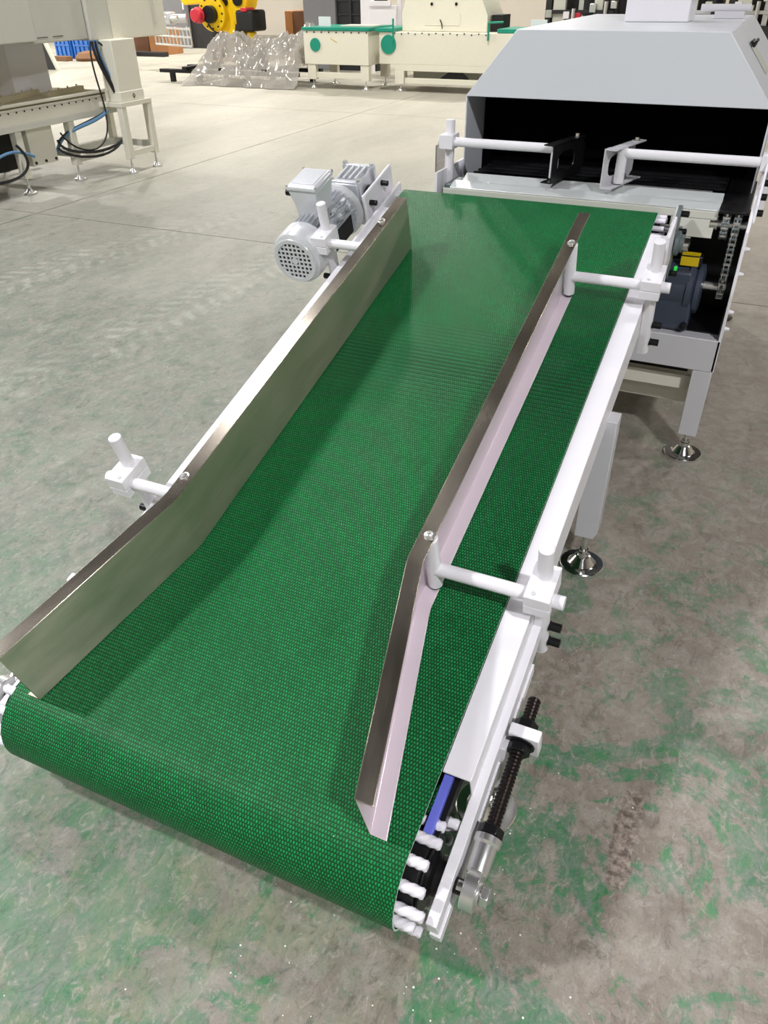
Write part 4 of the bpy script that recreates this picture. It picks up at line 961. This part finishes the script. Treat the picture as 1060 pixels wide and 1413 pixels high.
# ------------------------------------------------------------------ film heap on black frame
PF = thing('steel_skid', (-9.2, 13.4, 0), 'low black steel skid under the crumpled film', 'skid')
B().box(-10.65, -7.7, 13.10, 13.22, 0.15, 0.21).build('skid_beam', 'black_steel', PF, 0.006)
B().box(-10.65, -7.7, 13.95, 14.07, 0.15, 0.21).build('skid_beam', 'black_steel', PF, 0.006)
for xx in (-10.4, -9.8, -8.75, -7.9):
    for yy in (13.16, 14.01): B().box(xx - .04, xx + .04, yy - .04, yy + .04, 0, 0.15).build('skid_leg', 'black_steel', PF, 0.004)
for xx in (-10.0, -9.2, -8.3): B().box(xx - .05, xx + .05, 13.0, 14.2, 0.212, 0.262).build('cross_bar', 'black_steel', PF, 0.004)
nx, ny = 110, 60; P_ = []
for i in range(nx):
    row = []
    for j in range(ny):
        a, c = i / (nx - 1), j / (ny - 1)
        x = -9.80 + 2.24 * a; y = 12.70 + 1.50 * c
        v = Vector((x * 2.2, y * 2.2, 0))
        rid = 1 - abs(noise.noise(v) * 2); rid2 = 1 - abs(noise.noise(v * 2.6 + Vector((7, 1, 2))) * 2); rid3 = 1 - abs(noise.noise(v * 6 + Vector((1, 5, 2))) * 2)
        h = 0.26 + 0.10 * sin(a * 5.2 + .4) + 0.80 * max(0, a - .5)
        up = min(1, max(0, (c - 0.02) / 0.26)) ** 0.8; dn = min(1, max(0, (1 - c) / 0.25)); side = min(1, (a + 0.01) * 8) * min(1, (1.01 - a) * 14)
        wr = 0.14 * (rid - .5) + 0.09 * (rid2 - .5) + 0.05 * (rid3 - .5)
        z = 0.275 * up + (h + wr) * side * dn * min(1, max(0, (c - 0.16) / 0.30)) + 0.05 * up * (rid2 - .3) + 0.015
        if 0.26 < c: z = max(z, 0.268)
        row.append((x + 0.07 * noise.noise(v * 3 + Vector((3, 3, 3))), y + (1 - c) * 0.22 * noise.noise(v * 1.2 + Vector((2, 0, 0))), z))
    P_.append(row)
hp = B().grid(P_).build('plastic_film', 'clear_film', None, angle=18)
sm = hp.modifiers.new('thickness', 'SOLIDIFY'); sm.thickness = 0.004
tag(hp, 'crumpled clear plastic film heaped over the black skid', 'plastic film')

# ------------------------------------------------------------------ far objects
def cbox(x0_, x1_, y0_, y1_, z0_, z1_, name, m_, label, cat, group=None, bev=0.01, flap=None):
    t = thing(name, ((x0_ + x1_) / 2, (y0_ + y1_) / 2, z0_), label, cat, group)
    B().box(x0_, x1_, y0_, y1_, z0_, z1_).build('body', m_, t, bev)
    if flap: B().box(x0_, x1_, y0_ - .004, y0_ - .001, (z0_ + z1_) / 2 - .02, (z0_ + z1_) / 2 + .02).build('tape', flap, t)
    return t
def bin_(x0_, x1_, label):
    t = thing('plastic_bin', ((x0_ + x1_) / 2, 16.9, 0), label, 'bin', 'blue bins under the cabinets')
    B().box(x0_, x1_, 16.6, 17.1, 0, 0.55).build('tub', 'blue_plastic', t, 0.02)
    B().box(x0_ - .015, x1_ + .015, 16.585, 17.115, 0.55, 0.60).build('rim', 'blue_plastic', t, 0.01)
    for k in range(4):
        xx = x0_ + (x1_ - x0_) * (k + .5) / 4; B().box(xx - .012, xx + .012, 16.575, 16.6, 0.04, 0.55).build('rib', 'blue_plastic', t, 0.004)
    B().box(x0_ + .03, x1_ - .03, 16.578, 16.6, 0.26, 0.30).build('rib', 'blue_plastic', t, 0.004)
bin_(-16.62, -16.08, 'blue plastic bin under the cabinets, nearer the black panel')
bin_(-16.03, -15.47, 'blue plastic bin under the cabinets, farther from the black panel')
t = thing('leaning_panel', (-14.5, 14.2, 0), 'black panel leaning behind the gantry column, left of the blue bins', 'panel')
B().prism([(-14.95, 14.2, 0.0), (-14.30, 14.2, 0.0), (-14.85, 14.2, 1.35), (-15.3, 14.2, 1.35)], (0, 0.05, 0)).build('sheet', 'black_matte', t, 0.004)
B().prism([(-14.30, 14.18, 0.0), (-14.25, 14.18, 0.0), (-14.80, 14.18, 1.35), (-14.85, 14.18, 1.35)], (0, 0.09, 0)).build('edge_trim', 'cabinet_grey', t, 0.002)
cbox(-16.1, -15.62, 15.9, 16.1, 0, 0.10, 'timber_offcut', 'brown_wood', 'brown timber offcut on the floor in front of the blue bins', 'timber')
cbox(-17.6, -17.0, 17.6, 18.1, 0, 0.9, 'carton', 'cardboard_dark', 'dark brown carton left of the blue bins', 'box', flap='cardboard')
cbox(-15.95, -15.33, 17.2, 17.7, 0.0, 0.62, 'carton', 'cardboard', 'light brown carton right of the blue bins', 'box', flap='cardboard_dark')
b = B(); b.lathe([(0.30, 0), (0.34, 0.06), (0.25, 0.16), (0.08, 0.2)], (-15.28, 16.30, 0), (0, 0, 1), 16); tag(b.build('sack', 'brown_wood'), 'slumped brown sack on the floor beside the blue bins', 'sack')
cbox(-15.50, -15.01, 18.2, 18.8, 0.0, 0.62, 'carton', 'cardboard_dark', 'dark brown carton behind the dark beam right of the gantry column', 'box')
cbox(-14.98, -14.40, 18.2, 18.8, 0.0, 0.58, 'carton', 'cardboard', 'light brown carton beside the gantry, next to the dark one', 'box')
cbox(-15.2, -14.1, 17.6, 17.8, 0, 0.10, 'timber_beam', 'machine_dark', 'dark timber beam on the floor right of the gantry column', 'timber')
cbox(RX(255), RX(300), 17.0, 17.4, 0.0, 0.34, 'carton', 'cardboard', 'low orange brown carton under the robot gripper', 'box', flap='white_paint')
cbox(RX(256), RX(285), 17.45, 17.9, 0.0, 0.75, 'carton', 'cardboard', 'tall orange brown carton behind the robot gripper', 'box', flap='cardboard_dark')
cbox(RX(357), RX(368), 17.2, 17.9, 0.0, 0.98, 'carton', 'cardboard', 'pinkish brown carton right of the black robot motor', 'box', flap='cardboard_dark')
cbox(RX(369), RX(385), 17.2, 17.9, 0.0, 0.98, 'carton', 'cardboard_dark', 'dark brown carton right of the robot, before the hand truck', 'box')
t = thing('hand_truck', (RX(400), 17.6, 0), 'hand truck with grey tubular handle against the white wall', 'hand truck')
b = B(); b.tube([(RX(391), 17.6, 0.1), (RX(391), 17.7, RZ(18)), (RX(393), 17.7, RZ(12)), (RX(398), 17.7, RZ(10)), (RX(410), 17.7, RZ(10)), (RX(414), 17.7, RZ(13)), (RX(415), 17.7, RZ(20)), (RX(415), 17.6, 0.1)], 0.022, 8); b.build('handle', 'zinc', t)
B().box(RX(391), RX(415), 17.3, 17.62, 0.06, 0.09).build('toe_plate', 'zinc', t, 0.004)
for p in (391, 415): B().cyl((RX(p) - .03, 17.66, 0.1), (RX(p) + .03, 17.66, 0.1), 0.10, n=18).build('wheel', 'black_matte', t)
cbox(RX(396), RX(412), 17.15, 17.55, 0.1, 0.85, 'carton', 'cardboard', 'tall carton strapped on the hand truck', 'box')

# partition, cabinets and posts behind
def slab(x0_, x1_, y0_, y1_, z1_, nm, m_): return struct(B().box(x0_, x1_, y0_, y1_, 0, z1_).build(nm, m_))
slab(-17.6, -16.4, 21.0, 21.4, 4.0, 'wall_partition', 'wall_grey')
t = thing('tall_locker', (-15.4, 20.4, 0), 'tall grey steel locker with dark side beyond the gantry', 'locker')
B().box(-16.2, -15.2, 20.2, 20.8, 0, 2.4).build('body', 'wall_grey', t, 0.01); B().box(-15.19, -14.5, 20.3, 20.8, 0, 2.4).build('side_bay', 'machine_dark', t, 0.01)
B().box(-15.28, -15.24, 20.16, 20.2, 0.9, 1.2).build('handle', 'zinc', t)
t = thing('switch_cabinet', (-8.9, 16.0, 0), 'dark grey switch cabinet standing behind the smaller feed table', 'cabinet')
B().box(-9.15, -8.42, 16.0, 16.6, 0, 2.3).build('body', 'wall_grey', t, 0.01)
B().box(-8.41, -7.55, 16.05, 16.6, 0, 2.3).build('open_bay', 'door_dark', t, 0.01)
for z in (0.95, 1.18): B().box(-8.40, -7.56, 16.03, 16.049, z, z + .03).build('shelf_edge', 'machine_dark', t, 0.002)
B().box(-8.12, -8.08, 16.02, 16.049, 0.4, 2.2).build('bay_post', 'machine_dark', t, 0.002)
t = thing('packing_head', (-7.0, 15.4, 0), 'white packing head on posts behind the smaller feed table', 'machine')
B().box(-7.62, -7.42, 15.5, 15.7, 0.0, 1.9).build('post', 'white_paint', t, 0.008)
B().box(-7.42, -6.85, 15.45, 15.8, 0.75, 1.12).build('head_box', 'white_paint', t, 0.01)
B().box(-7.40, -6.95, 15.4, 15.44, 1.12, 1.2).build('head_lip', 'white_paint', t, 0.006)
B().box(-6.86, -6.78, 15.5, 15.6, 0.0, 1.9).build('post', 'white_paint', t, 0.006)
B().box(-6.55, -6.35, 15.6, 15.8, 0.0, 2.0).build('post', 'cardboard', t, 0.006)
B().box(-6.30, -6.0, 15.4, 15.9, 0.0, 1.9).build('dark_core', 'machine_dark', t, 0.01)
for z in (0.9, 1.05, 1.15): B().box(-6.33, -5.98, 15.36, 15.4, z, z + .03).build('cross_bar', 'white_paint', t, 0.004)

# assembly machines seen over the hood
mi = 0
labels = ['dark machine frame with red bar seen left over the hood', 'dark assembly frame with pale crossbar over the hood centre', 'dark assembly frame behind the white flue box', 'dark rack with blue bottle-like cylinder right of the flue box', 'dark rack with grey posts at the far right over the hood']
for k, (xa, xb) in enumerate(((-4.0, -2.7), (-2.6, -1.2), (-1.1, 0.1), (0.2, 1.2), (1.3, 2.6))):
    yy = 15.0; t = thing('assembly_machine', ((xa + xb) / 2, yy, 0), labels[k], 'machine')
    B().box(xa, xb, yy + .6, yy + 1.3, 0.1, 2.1).build('rear_cabinet', 'machine_dark', t, 0.01)
    B().box(xa, xb, yy, yy + .6, 0.1, 0.88).build('bed', 'machine_dark', t, 0.01)
    for f_, wdt, m_ in ((0.08, .05, 'machine_dark'), (0.22, .10, 'cabinet_grey'), (0.5, .04, 'zinc'), (0.72, .07, 'cabinet_grey'), (0.93, .05, 'machine_dark')):
        xx = xa + (xb - xa) * f_; B().box(xx - wdt, xx + wdt, yy + .1, yy + .2, 0.88, 2.1).build('post', m_, t, 0.004)
    B().box(xa + .1, xb - .1, yy + .05, yy + .12, 1.03, 1.08).build('cross_bar', ('machine_dark', 'pale_grey_paint', 'zinc', 'cabinet_grey', 'zinc')[k], t, 0.004)
    for q in range(5):
        xx = xa + .15 + (xb - xa - .3) * q / 4 + random.uniform(-.05, .05); zz = random.uniform(0.93, 1.2)
        B().box(xx - .05, xx + .05, yy + .02, yy + .3, zz, zz + random.uniform(.05, .14)).build('fixture', random.choice(['zinc', 'signal_red', 'black_steel', 'cabinet_grey', 'white_paint']), t, 0.006)
    for q in range(3):
        xx = random.uniform(xa + .2, xb - .2); B().cyl((xx, yy, 0.88), (xx, yy, 1.0 + .1 * q), 0.03, n=12).build('cylinder', ('blue_plastic' if k == 3 else 'zinc'), t)
